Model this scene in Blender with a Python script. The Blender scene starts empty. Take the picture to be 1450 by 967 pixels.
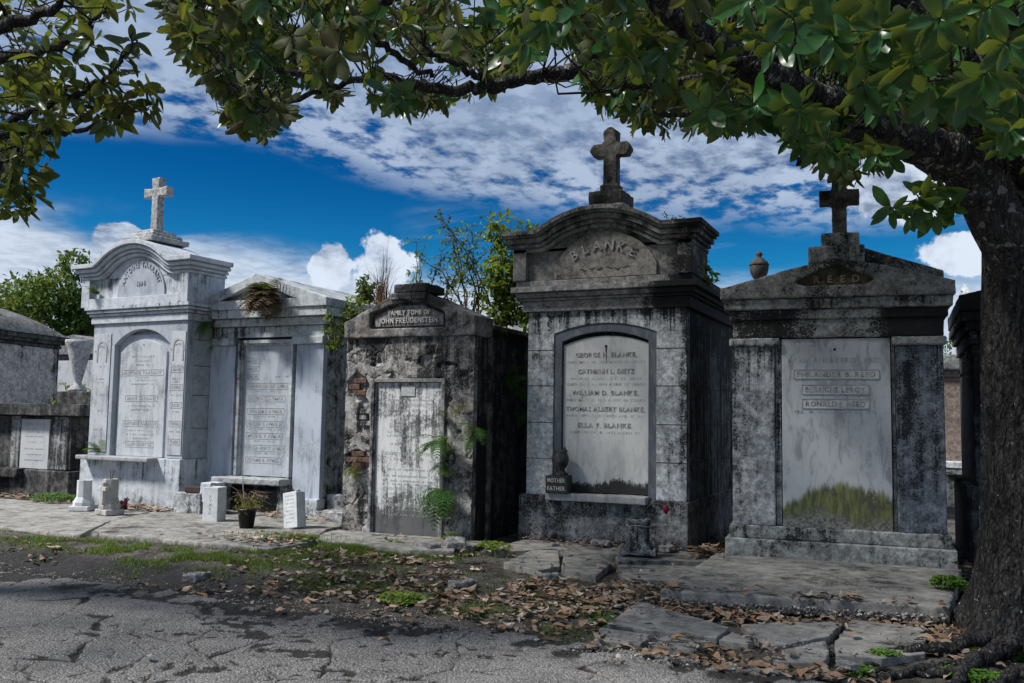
import bpy, bmesh, math, random
import numpy as np
from math import radians as rad, sin, cos, pi
from mathutils import Vector, Matrix, Euler

S = bpy.context.scene
C = S.collection
random.seed(7); rng = np.random.default_rng(7)

# ---------------------------------------------------------------- camera
R = np.array([[0.90744083, -0.02025538, -0.41969138],
              [0.41988207, 0.08131356, 0.90392873],
              [0.01581719, -0.99648273, 0.08229212]])      # camera (right, down, forward) -> world
CAM = np.array([0, 0, 1.5]); F = 1295.0
cd = bpy.data.cameras.new('camera'); cam = bpy.data.objects.new('camera', cd); C.objects.link(cam)
cam.matrix_world = Matrix(((R[0][0], -R[0][1], -R[0][2], 0), (R[1][0], -R[1][1], -R[1][2], 0),
                           (R[2][0], -R[2][1], -R[2][2], 1.5), (0, 0, 0, 1)))
cd.sensor_width = 36; cd.lens = 36 * F / 1450; cd.clip_end = 3000
S.camera = cam


def P(u, v, d):                                            # a place d metres away in the direction of pixel (u, v)
    r = R @ np.array([u - 725, v - 483.5, F]); r /= np.linalg.norm(r)
    return CAM + r * d


def G(u, v, z=0.0):                                        # the spot on the ground seen at (u, v)
    r = R @ np.array([u - 725, v - 483.5, F]); return (r * (z - 1.5) / r[2])[:2]


def PROJ(p):
    q = (np.asarray(p) - CAM) @ R
    w = np.where(q[..., 2] > .05, q[..., 2], .05)
    return 725 + F * q[..., 0] / w, 483.5 + F * q[..., 1] / w, q[..., 2]


# ---------------------------------------------------------------- light, sky, exposure
SUN = Vector((-0.50, -0.40, 0.77)).normalized()
sun_el = math.asin(SUN.z); sun_az = math.atan2(SUN.x, SUN.y)
sl = bpy.data.lights.new('sun', 'SUN'); sl.energy = 2.2; sl.angle = rad(8.0); sl.color = (1, .965, .91)
so = bpy.data.objects.new('sun', sl); C.objects.link(so)
so.rotation_euler = (-SUN).to_track_quat('-Z', 'Y').to_euler(); so.location = (-20, -16, 30)
vs = S.view_settings; vs.view_transform = 'Standard'; vs.look = 'None'; vs.exposure = 1.46; vs.gamma = 1
S.cycles.use_denoising = True
S.cycles.max_bounces = 6; S.cycles.transparent_max_bounces = 8


class NT:                                                  # small helper for node trees
    def __init__(s, tree): s.t = tree

    def n(s, typ, props=None, **kw):
        nd = s.t.nodes.new(typ)
        for k, v in (props or {}).items(): setattr(nd, k, v)
        for k, v in kw.items(): s.set(nd.inputs[int(k[1:])] if k[0] == 'i' and k[1:].isdigit() else nd.inputs[k.replace('_', ' ')], v)
        return nd

    def set(s, inp, v):
        if hasattr(v, 'is_output') or isinstance(v, bpy.types.NodeSocket): s.t.links.new(v, inp)
        else:
            if inp.type == 'RGBA' and len(v) == 3: v = (*v, 1)
            inp.default_value = v

    def m(s, op, a, b=0.0, c=None, clamp=False):
        nd = s.n('ShaderNodeMath', {'operation': op, 'use_clamp': clamp}); s.set(nd.inputs[0], a); s.set(nd.inputs[1], b)
        if c is not None: s.set(nd.inputs[2], c)
        return nd.outputs[0]

    def ss(s, x, lo, hi, a=0.0, b=1.0, typ='SMOOTHSTEP'):
        nd = s.n('ShaderNodeMapRange', {'interpolation_type': typ})
        for i, v in enumerate((x, lo, hi, a, b)): s.set(nd.inputs[i], v)
        return nd.outputs[0]

    def mix(s, f, a, b, bt='MIX'):
        nd = s.n('ShaderNodeMix', {'data_type': 'RGBA', 'blend_type': bt}); s.set(nd.inputs[0], f)
        s.set(nd.inputs[6], a); s.set(nd.inputs[7], b); return nd.outputs[2]

    def noise(s, vec, scale, det=6, rough=.6, dist=0.0):
        nd = s.n('ShaderNodeTexNoise', {'noise_dimensions': '3D'}, Scale=scale, Detail=float(det), Roughness=rough, Distortion=dist)
        s.set(nd.inputs['Vector'], vec); return nd.outputs[0]

    def mapv(s, vec, sc=(1, 1, 1), loc=(0, 0, 0), rot=(0, 0, 0)):
        nd = s.n('ShaderNodeMapping'); s.set(nd.inputs[0], vec); nd.inputs[1].default_value = loc
        nd.inputs[2].default_value = rot; nd.inputs[3].default_value = sc; return nd.outputs[0]


W = bpy.data.worlds.new('World'); S.world = W; W.use_nodes = True
wt = NT(W.node_tree); W.node_tree.nodes.clear()
sky = wt.n('ShaderNodeTexSky', {'sky_type': 'NISHITA', 'sun_disc': False, 'sun_elevation': sun_el, 'sun_rotation': sun_az,
                                'ozone_density': 4.0, 'air_density': 1.0, 'dust_density': .3})
dirv = wt.n('ShaderNodeTexCoord').outputs['Generated']
sx = wt.n('ShaderNodeSeparateXYZ', Vector=dirv)
az = wt.m('MULTIPLY', wt.m('ARCTAN2', sx.outputs[0], sx.outputs[1]), 57.2958)
el = wt.m('MULTIPLY', wt.m('ARCSINE', sx.outputs[2]), 57.2958)
zz = wt.m('ADD', wt.m('MAXIMUM', sx.outputs[2], 0.0), .10)
cp = wt.n('ShaderNodeCombineXYZ', X=wt.m('DIVIDE', sx.outputs[0], zz), Y=wt.m('DIVIDE', sx.outputs[1], zz)).outputs[0]   # a flat cloud deck overhead
n_big = wt.noise(cp, 1.1, 3, .5)
n_mot = wt.noise(wt.mapv(cp, (1.0, .75, 1)), 11, 5, .6, .1)
n_str = wt.noise(wt.mapv(cp, (.45, 1.3, 1), rot=(0, 0, rad(35))), 1.5, 5, .55, .6)
warp = wt.m('MULTIPLY', wt.m('SUBTRACT', n_big, .5), 5.0)
elw = wt.m('ADD', el, warp)
# upper deck of mottled cloud
edge = wt.ss(az, -47, -13, 16.6, 11.9, 'LINEAR')
deck = wt.m('MULTIPLY', wt.ss(wt.m('SUBTRACT', elw, edge), -1.0, 1.2), wt.ss(wt.m('SUBTRACT', el, edge), -2.6, 5.0, .72, 1.0))
thick = wt.ss(wt.m('SUBTRACT', el, edge), 1.0, 9.0, 0.0, .17)
mott = wt.ss(wt.m('ADD', wt.m('ADD', wt.m('MULTIPLY', n_mot, .72), wt.m('MULTIPLY', n_big, .28)), thick), .39, .53)
a_deck = wt.m('MULTIPLY', deck, wt.m('MULTIPLY', mott, .92))
# low streaky cloud
edge2 = wt.ss(az, -56, -30, 12.2, 8.6, 'LINEAR')
low = wt.ss(wt.m('SUBTRACT', edge2, el), -1.1, 1.6)
a_low = wt.m('MULTIPLY', low, wt.ss(wt.m('ADD', n_str, wt.ss(el, 11, 6, -.06, .25)), .36, .60))
a_wisp = wt.m('MULTIPLY', wt.m('MULTIPLY', wt.ss(el, 14, 12, 0, 1), wt.ss(az, -33, -27)), wt.ss(n_str, .50, .68, 0, .65))


def cumulus(a0, e0, ra, re, k, sc=22.0):
    dx = wt.m('DIVIDE', wt.m('SUBTRACT', az, a0), ra); dy = wt.m('DIVIDE', wt.m('SUBTRACT', el, e0), re)
    r = wt.m('SQRT', wt.m('ADD', wt.m('MULTIPLY', dx, dx), wt.m('MULTIPLY', dy, dy)))
    nn = wt.noise(dirv, sc * 1.1, 8, .64)
    return wt.ss(wt.m('ADD', r, wt.m('MULTIPLY', wt.m('SUBTRACT', nn, .5), -k)), 1.05, .85)


cums = [cumulus(-36.4, 9.0, 1.5, 1.5, 1.9), cumulus(-32.9, 9.0, 2.2, 1.9, 2.1), cumulus(-48.5, 10.0, 1.6, .9, 1.5),
        cumulus(-1.0, 13.6, 3.8, 2.4, 2.0, 14), cumulus(3.2, 9.5, 4.5, 1.2, 2.2, 12),
        cumulus(-70, 10, 6, 3, 2, 12), cumulus(25, 11, 7, 4, 2, 12), cumulus(60, 9, 6, 3, 2, 12), cumulus(-110, 12, 8, 4, 2, 12), cumulus(150, 12, 9, 4, 2, 12)]
a_cum = cums[0]
for c in cums[1:]: a_cum = wt.m('MAXIMUM', a_cum, c)
alpha = wt.m('MAXIMUM', wt.m('MAXIMUM', a_deck, a_low), wt.m('MAXIMUM', a_cum, a_wisp), clamp=True)
tint = wt.mix(wt.ss(el, 16, 6), (.003, .12, .235), (.026, .235, .34))
tint = wt.mix(wt.ss(el, 25, 60), tint, (.05, .26, .42))
skyc = wt.mix(1.0, sky.outputs[0], tint, 'MULTIPLY')
cl_n = wt.noise(dirv, 9.0, 6, .6)
cl_f = wt.m('ADD', wt.ss(n_mot, .40, .60, 0, .7), wt.ss(cl_n, .38, .62, 0, .5))
ccol = wt.mix(cl_f, (.60, .84, 1.32), (1.85, 2.22, 2.8))
ccol = wt.mix(wt.m('MULTIPLY', a_cum, wt.ss(cl_n, .36, .56)), ccol, (2.7, 3.0, 3.45))
ccol = wt.mix(wt.m('MULTIPLY', a_low, .55), ccol, (2.6, 2.95, 3.4))
ccol = wt.mix(wt.ss(el, 14.5, 22, 0, .55), ccol, (1.1, 1.5, 2.2))
bg = wt.n('ShaderNodeBackground', Color=wt.mix(alpha, skyc, ccol), Strength=.10)
W.node_tree.links.new(bg.outputs[0], wt.n('ShaderNodeOutputWorld').inputs[0])


# ---------------------------------------------------------------- materials
def newmat(name):
    m = bpy.data.materials.new(name); m.use_nodes = True; m.node_tree.nodes.clear(); t = NT(m.node_tree)
    b = t.n('ShaderNodeBsdfPrincipled'); o = t.n('ShaderNodeOutputMaterial'); m.node_tree.links.new(b.outputs[0], o.inputs[0])
    return m, t, b


def bump(t, b, h, strength, dist):
    nd = t.n('ShaderNodeBump', Strength=strength, Distance=dist, Height=h); t.set(b.inputs['Normal'], nd.outputs[0]); return nd


def stone(name, c1, c2, soot=(.02, .022, .024), cover=.5, zones=(), streak=.35, seed=0, bs=.5, grain=.35, warm=None, rough=.92, crackle=0.0, mc=1.0, runs=()):
    """Weathered render or stone: two tones, black mildew with grainy edges, rain streaks. cover: share that is mildewed (0..1)."""
    m, t, b = newmat(name)
    co = t.mapv(t.n('ShaderNodeTexCoord').outputs['Object'], loc=(seed * 3.7, seed * 1.9, seed * 2.3))
    raw = t.n('ShaderNodeSeparateXYZ', Vector=t.n('ShaderNodeTexCoord').outputs['Object'])
    nb = t.noise(co, 1.5, 8, .62); nm = t.noise(co, 7, 8, .68, .2); nf = t.noise(co, 55, 4, .7)
    ns = t.noise(t.mapv(co, (8, 8, .42)), 1.4, 8, .66)
    col = t.mix(t.ss(nm, .35, .65), c1, c2)
    col = t.mix(t.ss(nb, .5, .7, 0, .6), col, tuple(x * .72 for x in c1))
    if warm: col = t.mix(t.ss(t.noise(co, 2.3, 5, .6), .5, .68, 0, .8), col, warm)
    d = t.m('ADD', t.m('MULTIPLY', nb, .55), t.m('MULTIPLY', nm, .45))
    d = t.m('ADD', d, t.m('MULTIPLY', t.m('SUBTRACT', ns, .5), streak))
    d = t.m('ADD', d, t.m('MULTIPLY', t.m('SUBTRACT', nf, .5), grain))
    if runs: n6 = t.noise(t.mapv(co, (17, 17, .5)), 1.3, 6, .7)
    for zt_, ln, amt in runs:
        k_ = t.m('MULTIPLY', t.ss(raw.outputs[2], zt_ - ln, zt_), t.ss(raw.outputs[2], zt_ + .03, zt_)); d = t.m('ADD', d, t.m('MULTIPLY', t.ss(n6, .40, .68, 0, amt), k_))
    for ax, lo, hi, amt in zones:
        d = t.m('ADD', d, t.ss(raw.outputs['XYZ'.index(ax)], lo, hi, 0, amt))
    th = .72 - cover * .42
    f = t.ss(d, th - .03, th + .06)
    f2 = t.ss(d, th - .17, th + .05, 0, .55)
    col = t.mix(f2, col, tuple(x * .36 for x in c1))
    n5 = t.noise(t.mapv(co, loc=(5, 1, 8)), 17, 6, .72, .3)
    g1 = t.ss(n5, .36, .64, 1 - .36 * mc, 1 + .30 * mc); col = t.mix(1.0, col, t.n('ShaderNodeCombineXYZ', X=g1, Y=g1, Z=g1).outputs[0], 'MULTIPLY')
    col = t.mix(t.m('MULTIPLY', f, .96), col, soot)
    col = t.mix(t.ss(nf, .3, .62, .40 * mc, 0), col, (0, 0, 0))
    t.set(b.inputs['Base Color'], col); b.inputs['Roughness'].default_value = rough; b.inputs['Specular IOR Level'].default_value = .25
    h = t.m('ADD', t.m('MULTIPLY', nm, .6), t.m('MULTIPLY', nf, .3)); h = t.m('ADD', h, t.m('MULTIPLY', nb, .8))
    h = t.m('SUBTRACT', h, t.m('MULTIPLY', f, .12))
    if crackle:
        vo = t.n('ShaderNodeTexVoronoi', {'feature': 'DISTANCE_TO_EDGE'}, Scale=3.0); t.set(vo.inputs['Vector'], t.mix(.12, co, t.n('ShaderNodeTexNoise', Scale=4.0, Vector=co).outputs[1]))
        k = t.ss(vo.outputs[0], .0, .012, 1, 0); h = t.m('SUBTRACT', h, t.m('MULTIPLY', k, crackle))
    bump(t, b, h, bs, .03)
    return m


def marble(name, c1=(.50, .52, .54), vein=(.22, .24, .27), seed=0, grime=.2, dk=.85, vs=1.0, moss=None, zones=(), soot=(.03, .032, .034), rough=.55, drip=0.0):
    m, t, b = newmat(name)
    oc = t.n('ShaderNodeTexCoord').outputs['Object']
    co = t.mapv(oc, loc=(seed * 5.1, seed * 2.7, seed * 1.3)); raw = t.n('ShaderNodeSeparateXYZ', Vector=oc)
    nb = t.noise(co, 1.7, 7, .62, .4); nf = t.noise(co, 40, 4, .7)
    nv = t.noise(t.mapv(co, (5.5 * vs, 5.5, 1.7 * vs), rot=(0, rad(-38), 0)), 1.6, 8, .66, .7)
    nd_ = t.noise(t.mapv(co, (11, 11, .8)), 1.3, 8, .68); nd2 = t.noise(t.mapv(co, (4.5, 4.5, .7)), 1.2, 8, .72, .3)
    col = t.mix(t.ss(nv, .47, .66, 0, .75), c1, vein)
    col = t.mix(t.ss(nb, .45, .72, 0, .55), col, tuple(x * .6 for x in c1))
    d = t.m('ADD', t.m('MULTIPLY', nb, .5), t.m('MULTIPLY', nd_, .5)); d = t.m('ADD', d, t.m('MULTIPLY', t.m('SUBTRACT', nf, .5), .3))
    for ax, lo, hi, amt in zones: d = t.m('ADD', d, t.ss(raw.outputs['XYZ'.index(ax)], lo, hi, 0, amt))
    th = .72 - grime * .4
    col = t.mix(t.ss(d, th - .05, th + .07, 0, dk), col, soot)
    if drip:                                               # black runs of mildew with ragged ends
        dd = t.m('ADD', t.m('ADD', t.m('MULTIPLY', nd_, .35), t.m('MULTIPLY', nd2, .65)), t.m('MULTIPLY', t.m('SUBTRACT', nb, .5), .5)); dd = t.m('ADD', dd, t.m('MULTIPLY', t.m('SUBTRACT', nf, .5), .2))
        col = t.mix(t.ss(dd, .62 - drip * .2, .74 - drip * .2, 0, .8), col, (.05, .052, .055))
    if moss:
        zt, amp = moss
        e = t.m('ADD', raw.outputs[2], t.m('MULTIPLY', t.m('SUBTRACT', t.noise(t.mapv(co, (7, 7, .9)), 2.2, 7, .7), .5), -amp))
        e = t.m('ADD', e, t.m('MULTIPLY', t.m('POWER', t.m('ABSOLUTE', t.m('SUBTRACT', raw.outputs[0], 1.18)), 2.0), .62))
        k = t.ss(e, zt + .05, zt - .04); lowz = t.ss(t.m('ADD', raw.outputs[2], t.m('MULTIPLY', t.m('SUBTRACT', nb, .5), .5)), .46, .62)
        mc = t.mix(t.ss(t.noise(t.mapv(co, (10, 10, 2)), 3, 6, .7), .4, .62), (.05, .062, .011), (.165, .185, .033))
        mc = t.mix(t.ss(t.noise(co, 7, 7, .7), .52, .64), mc, (.045, .046, .03))
        mc = t.mix(lowz, t.mix(t.ss(nf, .4, .6), (.06, .055, .05), (.25, .25, .22)), mc)
        col = t.mix(t.m('MULTIPLY', k, .92), col, mc)
    t.set(b.inputs['Base Color'], col); b.inputs['Roughness'].default_value = rough; b.inputs['Specular IOR Level'].default_value = .3
    bump(t, b, t.m('ADD', t.m('MULTIPLY', nf, .5), nb), .25, .01)
    return m


def plain(name, col, rough=.8, var=.25, sc=12, bs=.2, metallic=0.0):
    m, t, b = newmat(name); co = t.n('ShaderNodeTexCoord').outputs['Object']
    n = t.noise(co, sc, 5, .6)
    t.set(b.inputs['Base Color'], t.mix(t.ss(n, .3, .7), tuple(x * (1 - var) for x in col), tuple(min(1, x * (1 + var)) for x in col)))
    b.inputs['Roughness'].default_value = rough; b.inputs['Metallic'].default_value = metallic; b.inputs['Specular IOR Level'].default_value = .3
    bump(t, b, n, bs, .01); return m


def leafmat(name, top, top2, under, gloss=.28, trans=.35, spec=.5):
    m, t, b = newmat(name); out = [n for n in m.node_tree.nodes if n.type == 'OUTPUT_MATERIAL'][0]
    g = t.n('ShaderNodeNewGeometry'); rnd = g.outputs['Random Per Island']
    co = t.n('ShaderNodeTexCoord').outputs['Object']
    oi = t.n('ShaderNodeObjectInfo').outputs['Random']
    r2 = t.m('FRACT', t.m('ADD', rnd, oi))
    tc = t.mix(r2, top, top2); uc = t.mix(t.m('FRACT', t.m('MULTIPLY', r2, 7.3)), under, tuple(x * 1.7 for x in under))
    uc = t.mix(t.ss(t.m('FRACT', t.m('MULTIPLY', r2, 13.7)), .82, 1, 0, .8), uc, (.14, .075, .03))
    col = t.mix(g.outputs['Backfacing'], tc, uc)
    col = t.mix(t.ss(t.noise(co, 30, 3, .6), .35, .7, 0, .35), col, (.015, .02, .008))
    t.set(b.inputs['Base Color'], col); t.set(b.inputs['Roughness'], t.mix(g.outputs['Backfacing'], (gloss,) * 3, (.75,) * 3)); b.inputs['Specular IOR Level'].default_value = spec
    tr = t.n('ShaderNodeBsdfTranslucent'); t.set(tr.inputs[0], t.mix(r2, (.11, .17, .02), (.27, .28, .032)))
    mx = t.n('ShaderNodeMixShader', i0=trans); t.t.links.new(b.outputs[0], mx.inputs[1]); t.t.links.new(tr.outputs[0], mx.inputs[2])
    t.t.links.new(mx.outputs[0], out.inputs[0]); return m


# ---------------------------------------------------------------- mesh helpers
class MB:
    def __init__(s): s.v = []; s.f = []

    def add(s, vs_, fs):
        o = len(s.v); s.v += [tuple(map(float, p)) for p in vs_]; s.f += [tuple(i + o for i in f) for f in fs]; return s

    def box(s, x0, x1, y0, y1, z0, z1, rz=0, c=None, M=None):
        p = [(x, y, z) for z in (z0, z1) for x, y in ((x0, y0), (x1, y0), (x1, y1), (x0, y1))]
        if M is not None: p = [tuple(M @ Vector(q)) for q in p]
        return s.add(p, [(3, 2, 1, 0), (4, 5, 6, 7), (0, 1, 5, 4), (1, 2, 6, 5), (2, 3, 7, 6), (3, 0, 4, 7)])

    def prism(s, pts, y0, y1):                             # outline in x, z (counter-clockwise seen from the front) pushed back in y
        n = len(pts); a = sum(pts[i][0] * pts[(i + 1) % n][1] - pts[(i + 1) % n][0] * pts[i][1] for i in range(n))
        if a < 0: pts = pts[::-1]
        return s.add([(x, y0, z) for x, z in pts] + [(x, y1, z) for x, z in pts],
                     [tuple(range(n)), tuple(range(2 * n - 1, n - 1, -1))] + [(i + n, (i + 1) % n + n, (i + 1) % n, i) for i in range(n)])

    def strip(s, lo, hi, y0, y1):                          # band between two equally long polylines in x, z
        n = len(lo); V = [(x, y0, z) for x, z in lo] + [(x, y0, z) for x, z in hi] + [(x, y1, z) for x, z in lo] + [(x, y1, z) for x, z in hi]
        Fc = []
        for i in range(n - 1):
            Fc += [(i, i + 1, n + i + 1, n + i), (2 * n + i + 1, 2 * n + i, 3 * n + i, 3 * n + i + 1),
                   (n + i, n + i + 1, 3 * n + i + 1, 3 * n + i), (i + 1, i, 2 * n + i, 2 * n + i + 1)]
        Fc += [(0, n, 3 * n, 2 * n), (n - 1, 3 * n - 1, 4 * n - 1, 2 * n - 1)]
        return s.add(V, Fc)

    def flat(s, pts, z0, z1):                              # outline in x, y pushed up
        n = len(pts); a = sum(pts[i][0] * pts[(i + 1) % n][1] - pts[(i + 1) % n][0] * pts[i][1] for i in range(n))
        if a < 0: pts = pts[::-1]
        return s.add([(x, y, z0) for x, y in pts] + [(x, y, z1) for x, y in pts],
                     [tuple(range(n - 1, -1, -1)), tuple(range(n, 2 * n))] + [(i, (i + 1) % n, (i + 1) % n + n, i + n) for i in range(n)])

    def lathe(s, prof, seg=20, c=(0, 0), sq=False):
        V = []; n = len(prof)
        for k in range(seg):
            a = 2 * pi * (k + .5) / seg
            for r, z in prof: V.append((c[0] + r * cos(a), c[1] + r * sin(a), z))
        Fc = [(k * n + i, ((k + 1) % seg) * n + i, ((k + 1) % seg) * n + i + 1, k * n + i + 1) for k in range(seg) for i in range(n - 1)]
        Fc += [tuple(k * n for k in range(seg - 1, -1, -1)), tuple(k * n + n - 1 for k in range(seg))]
        return s.add(V, Fc)

    def tube(s, pts, rad_, seg=8, twist=0.0):
        pts = [Vector(p) for p in pts]; n = len(pts)
        if not hasattr(rad_, '__len__'): rad_ = [rad_] * n
        up = Vector((.13, .2, .97)); V = []
        for i, p in enumerate(pts):
            d = (pts[min(i + 1, n - 1)] - pts[max(i - 1, 0)]).normalized(); a = d.cross(up)
            if a.length < 1e-3: a = d.cross(Vector((1, 0, 0)))
            a.normalize(); b_ = d.cross(a)
            for k in range(seg):
                t_ = 2 * pi * k / seg; V.append(p + (a * cos(t_) + b_ * sin(t_)) * rad_[i])
        Fc = [(i * seg + k, i * seg + (k + 1) % seg, (i + 1) * seg + (k + 1) % seg, (i + 1) * seg + k) for i in range(n - 1) for k in range(seg)]
        Fc += [tuple(range(seg - 1, -1, -1)), tuple((n - 1) * seg + k for k in range(seg))]
        return s.add(V, Fc)

    def mesh(s, name, mat, smooth=False):
        me = bpy.data.meshes.new(name); me.from_pydata(s.v, [], s.f); me.materials.append(mat)
        if smooth: me.polygons.foreach_set('use_smooth', [True] * len(me.polygons))
        me.update(); return me

    def build(s, name, mat, parent=None, bev=0.0, smooth=False, label=None, worn=None):
        o = bpy.data.objects.new(name, s.mesh(name, mat, smooth)); C.objects.link(o)
        if parent: o.parent = parent
        if label: o['label'] = label
        if bev:
            md = o.modifiers.new('edge', 'BEVEL'); md.width = bev; md.segments = 2; md.limit_method = 'ANGLE'; md.angle_limit = rad(28); md.harden_normals = False
        if worn: wear(o, *worn)
        return o


TEX = {}


def wear(o, voxel, strength, size, depth=4):
    """Voxel remesh and displace: broken, rounded masonry edges."""
    md = o.modifiers.new('remesh', 'REMESH'); md.mode = 'VOXEL'; md.voxel_size = voxel; md.use_smooth_shade = True
    for sz, st in ((size, strength), (size * .28, strength * .4)):
        k = round(sz, 3)
        if k not in TEX:
            tx = bpy.data.textures.new('wear', 'CLOUDS'); tx.noise_scale = sz; tx.noise_depth = depth; TEX[k] = tx
        d = o.modifiers.new('wear', 'DISPLACE'); d.texture = TEX[k]; d.strength = st; d.mid_level = .5; d.texture_coords = 'GLOBAL'


def npmesh(name, verts, faces, mat, smooth=False):
    me = bpy.data.meshes.new(name); nv = len(verts); faces = np.asarray(faces, dtype=np.int32); k = faces.shape[1]
    me.vertices.add(nv); me.vertices.foreach_set('co', np.asarray(verts, dtype=np.float32).ravel())
    me.loops.add(faces.size); me.loops.foreach_set('vertex_index', faces.ravel())
    me.polygons.add(len(faces)); me.polygons.foreach_set('loop_start', np.arange(0, faces.size, k, dtype=np.int32))
    me.polygons.foreach_set('loop_total', np.full(len(faces), k, dtype=np.int32))
    if smooth: me.polygons.foreach_set('use_smooth', np.ones(len(faces), dtype=bool))
    me.materials.append(mat); me.update(calc_edges=True); me.validate(); return me


def link(name, me, parent=None, **props):
    o = bpy.data.objects.new(name, me); C.objects.link(o)
    if parent: o.parent = parent
    for k, v in props.items(): o[k] = v
    return o


def thing(name, label, cat, loc=(0, 0, 0), rz=0.0, group=None):
    o = bpy.data.objects.new(name, None); C.objects.link(o); o.location = loc; o.rotation_euler = (0, 0, rz)
    o['label'] = label; o['category'] = cat; o.empty_display_size = .2
    if group: o['group'] = group
    return o


def tag(o, label=None, cat=None, group=None, kind=None):
    for k, v in (('label', label), ('category', cat), ('group', group), ('kind', kind)):
        if v: o[k] = v
    return o


_pt = np.random.default_rng(3).random((256, 256))


def vnoise(x, y, s=0):
    x = np.asarray(x) + s * 17.31; y = np.asarray(y) + s * 9.17
    xi = np.floor(x).astype(int); yi = np.floor(y).astype(int); fx = x - xi; fy = y - yi
    fx = fx * fx * (3 - 2 * fx); fy = fy * fy * (3 - 2 * fy)
    g = lambda a, b: _pt[a & 255, b & 255]
    return (g(xi, yi) * (1 - fx) + g(xi + 1, yi) * fx) * (1 - fy) + (g(xi, yi + 1) * (1 - fx) + g(xi + 1, yi + 1) * fx) * fy


def fbm(x, y, octv=5, s=0, rough=.5):
    a = 1; t = 0; w = 0; f = 1
    for i in range(octv):
        t = t + a * vnoise(x * f, y * f, s + i); w += a; a *= rough; f *= 2.03
    return t / w


def sstep(x, a, b):
    t = np.clip((x - a) / (b - a), 0, 1); return t * t * (3 - 2 * t)


def grid_faces(nx, ny):
    i = np.arange(nx - 1)[None, :] + np.arange(ny - 1)[:, None] * nx; i = i.ravel()
    return np.stack([i, i + 1, i + nx + 1, i + nx], 1)


def text_mb(mb, s, size, depth, cx, cz, y, arc=None, bold=.012, width=None):
    """Raised or cut letters standing on the x, z plane at depth y, facing -y; arc = radius for letters on an arch."""
    dg = None; glyphs = []; x = 0.0
    for ch in s:
        if ch == ' ': x += size * .38; continue
        if ch not in GLY:
            cu = bpy.data.curves.new('g', 'FONT'); cu.body = ch; cu.size = 1; cu.extrude = .5; cu.offset = bold; cu.resolution_u = 2
            ob = bpy.data.objects.new('g', cu); C.objects.link(ob); bpy.context.view_layer.update()
            me = bpy.data.meshes.new_from_object(ob.evaluated_get(bpy.context.evaluated_depsgraph_get()))
            vv = np.array([v.co[:] for v in me.vertices]) if len(me.vertices) else np.zeros((0, 3)); ff = [tuple(p.vertices) for p in me.polygons]
            GLY[ch] = (vv, ff, (vv[:, 0].max() if len(vv) else .3)); bpy.data.objects.remove(ob); bpy.data.curves.remove(cu); bpy.data.meshes.remove(me)
        vv, ff, w = GLY[ch]; glyphs.append((ch, x)); x += (w + .09) * size
    tot = x; k = (width / tot) if width else 1.0
    for ch, gx in glyphs:
        vv, ff, w = GLY[ch]; q = vv * [size * k, size, depth]
        if arc is None:
            px = cx - tot * k / 2 + gx * k + q[:, 0]; pz = cz + q[:, 1] - size * .35
        else:
            r, ac = arc; a = (gx * k + w * size * k / 2 - tot * k / 2) / r; lx = q[:, 0] - w * size * k / 2; lz = q[:, 1] + r
            px = cx + lx * cos(a) + lz * sin(a); pz = cz - lx * sin(a) + lz * cos(a)
        mb.add(np.stack([px, np.full(len(px), y) - q[:, 2], pz], 1), ff)
    return mb


GLY = {}
# ---------------------------------------------------------------- ground and road
def cells(x, y, n, x0, x1, y0, y1, seed):
    r = np.random.default_rng(seed); px = r.uniform(x0, x1, n); py = r.uniform(y0, y1, n)
    d1 = np.full(x.shape, 1e9); d2 = np.full(x.shape, 1e9)
    for a, b in zip(px, py):
        d = (x - a) ** 2 + ((y - b) * 1.25) ** 2
        m = d < d1; d2 = np.where(m, d1, np.minimum(d2, d)); d1 = np.where(m, d, d1)
    return np.sqrt(d2) - np.sqrt(d1)


def soil_h(x, y):
    h = -.025 + .05 * (fbm(x * .9, y * .9, 4, 1) - .5) + .045 * (fbm(x * 5, y * 5, 5, 2) - .5)
    gut = sstep(-x, 4.3, 6.0) * np.exp(-((y - 6.55) / .42) ** 2)
    h = h - .085 * gut - .01
    h = h + .03 * np.exp(-((y - 7.6) / .6) ** 2) * sstep(-x, 1.0, 2.0)
    h = np.where(y > 8.8, h * .6 - .02, h)
    return h


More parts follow.
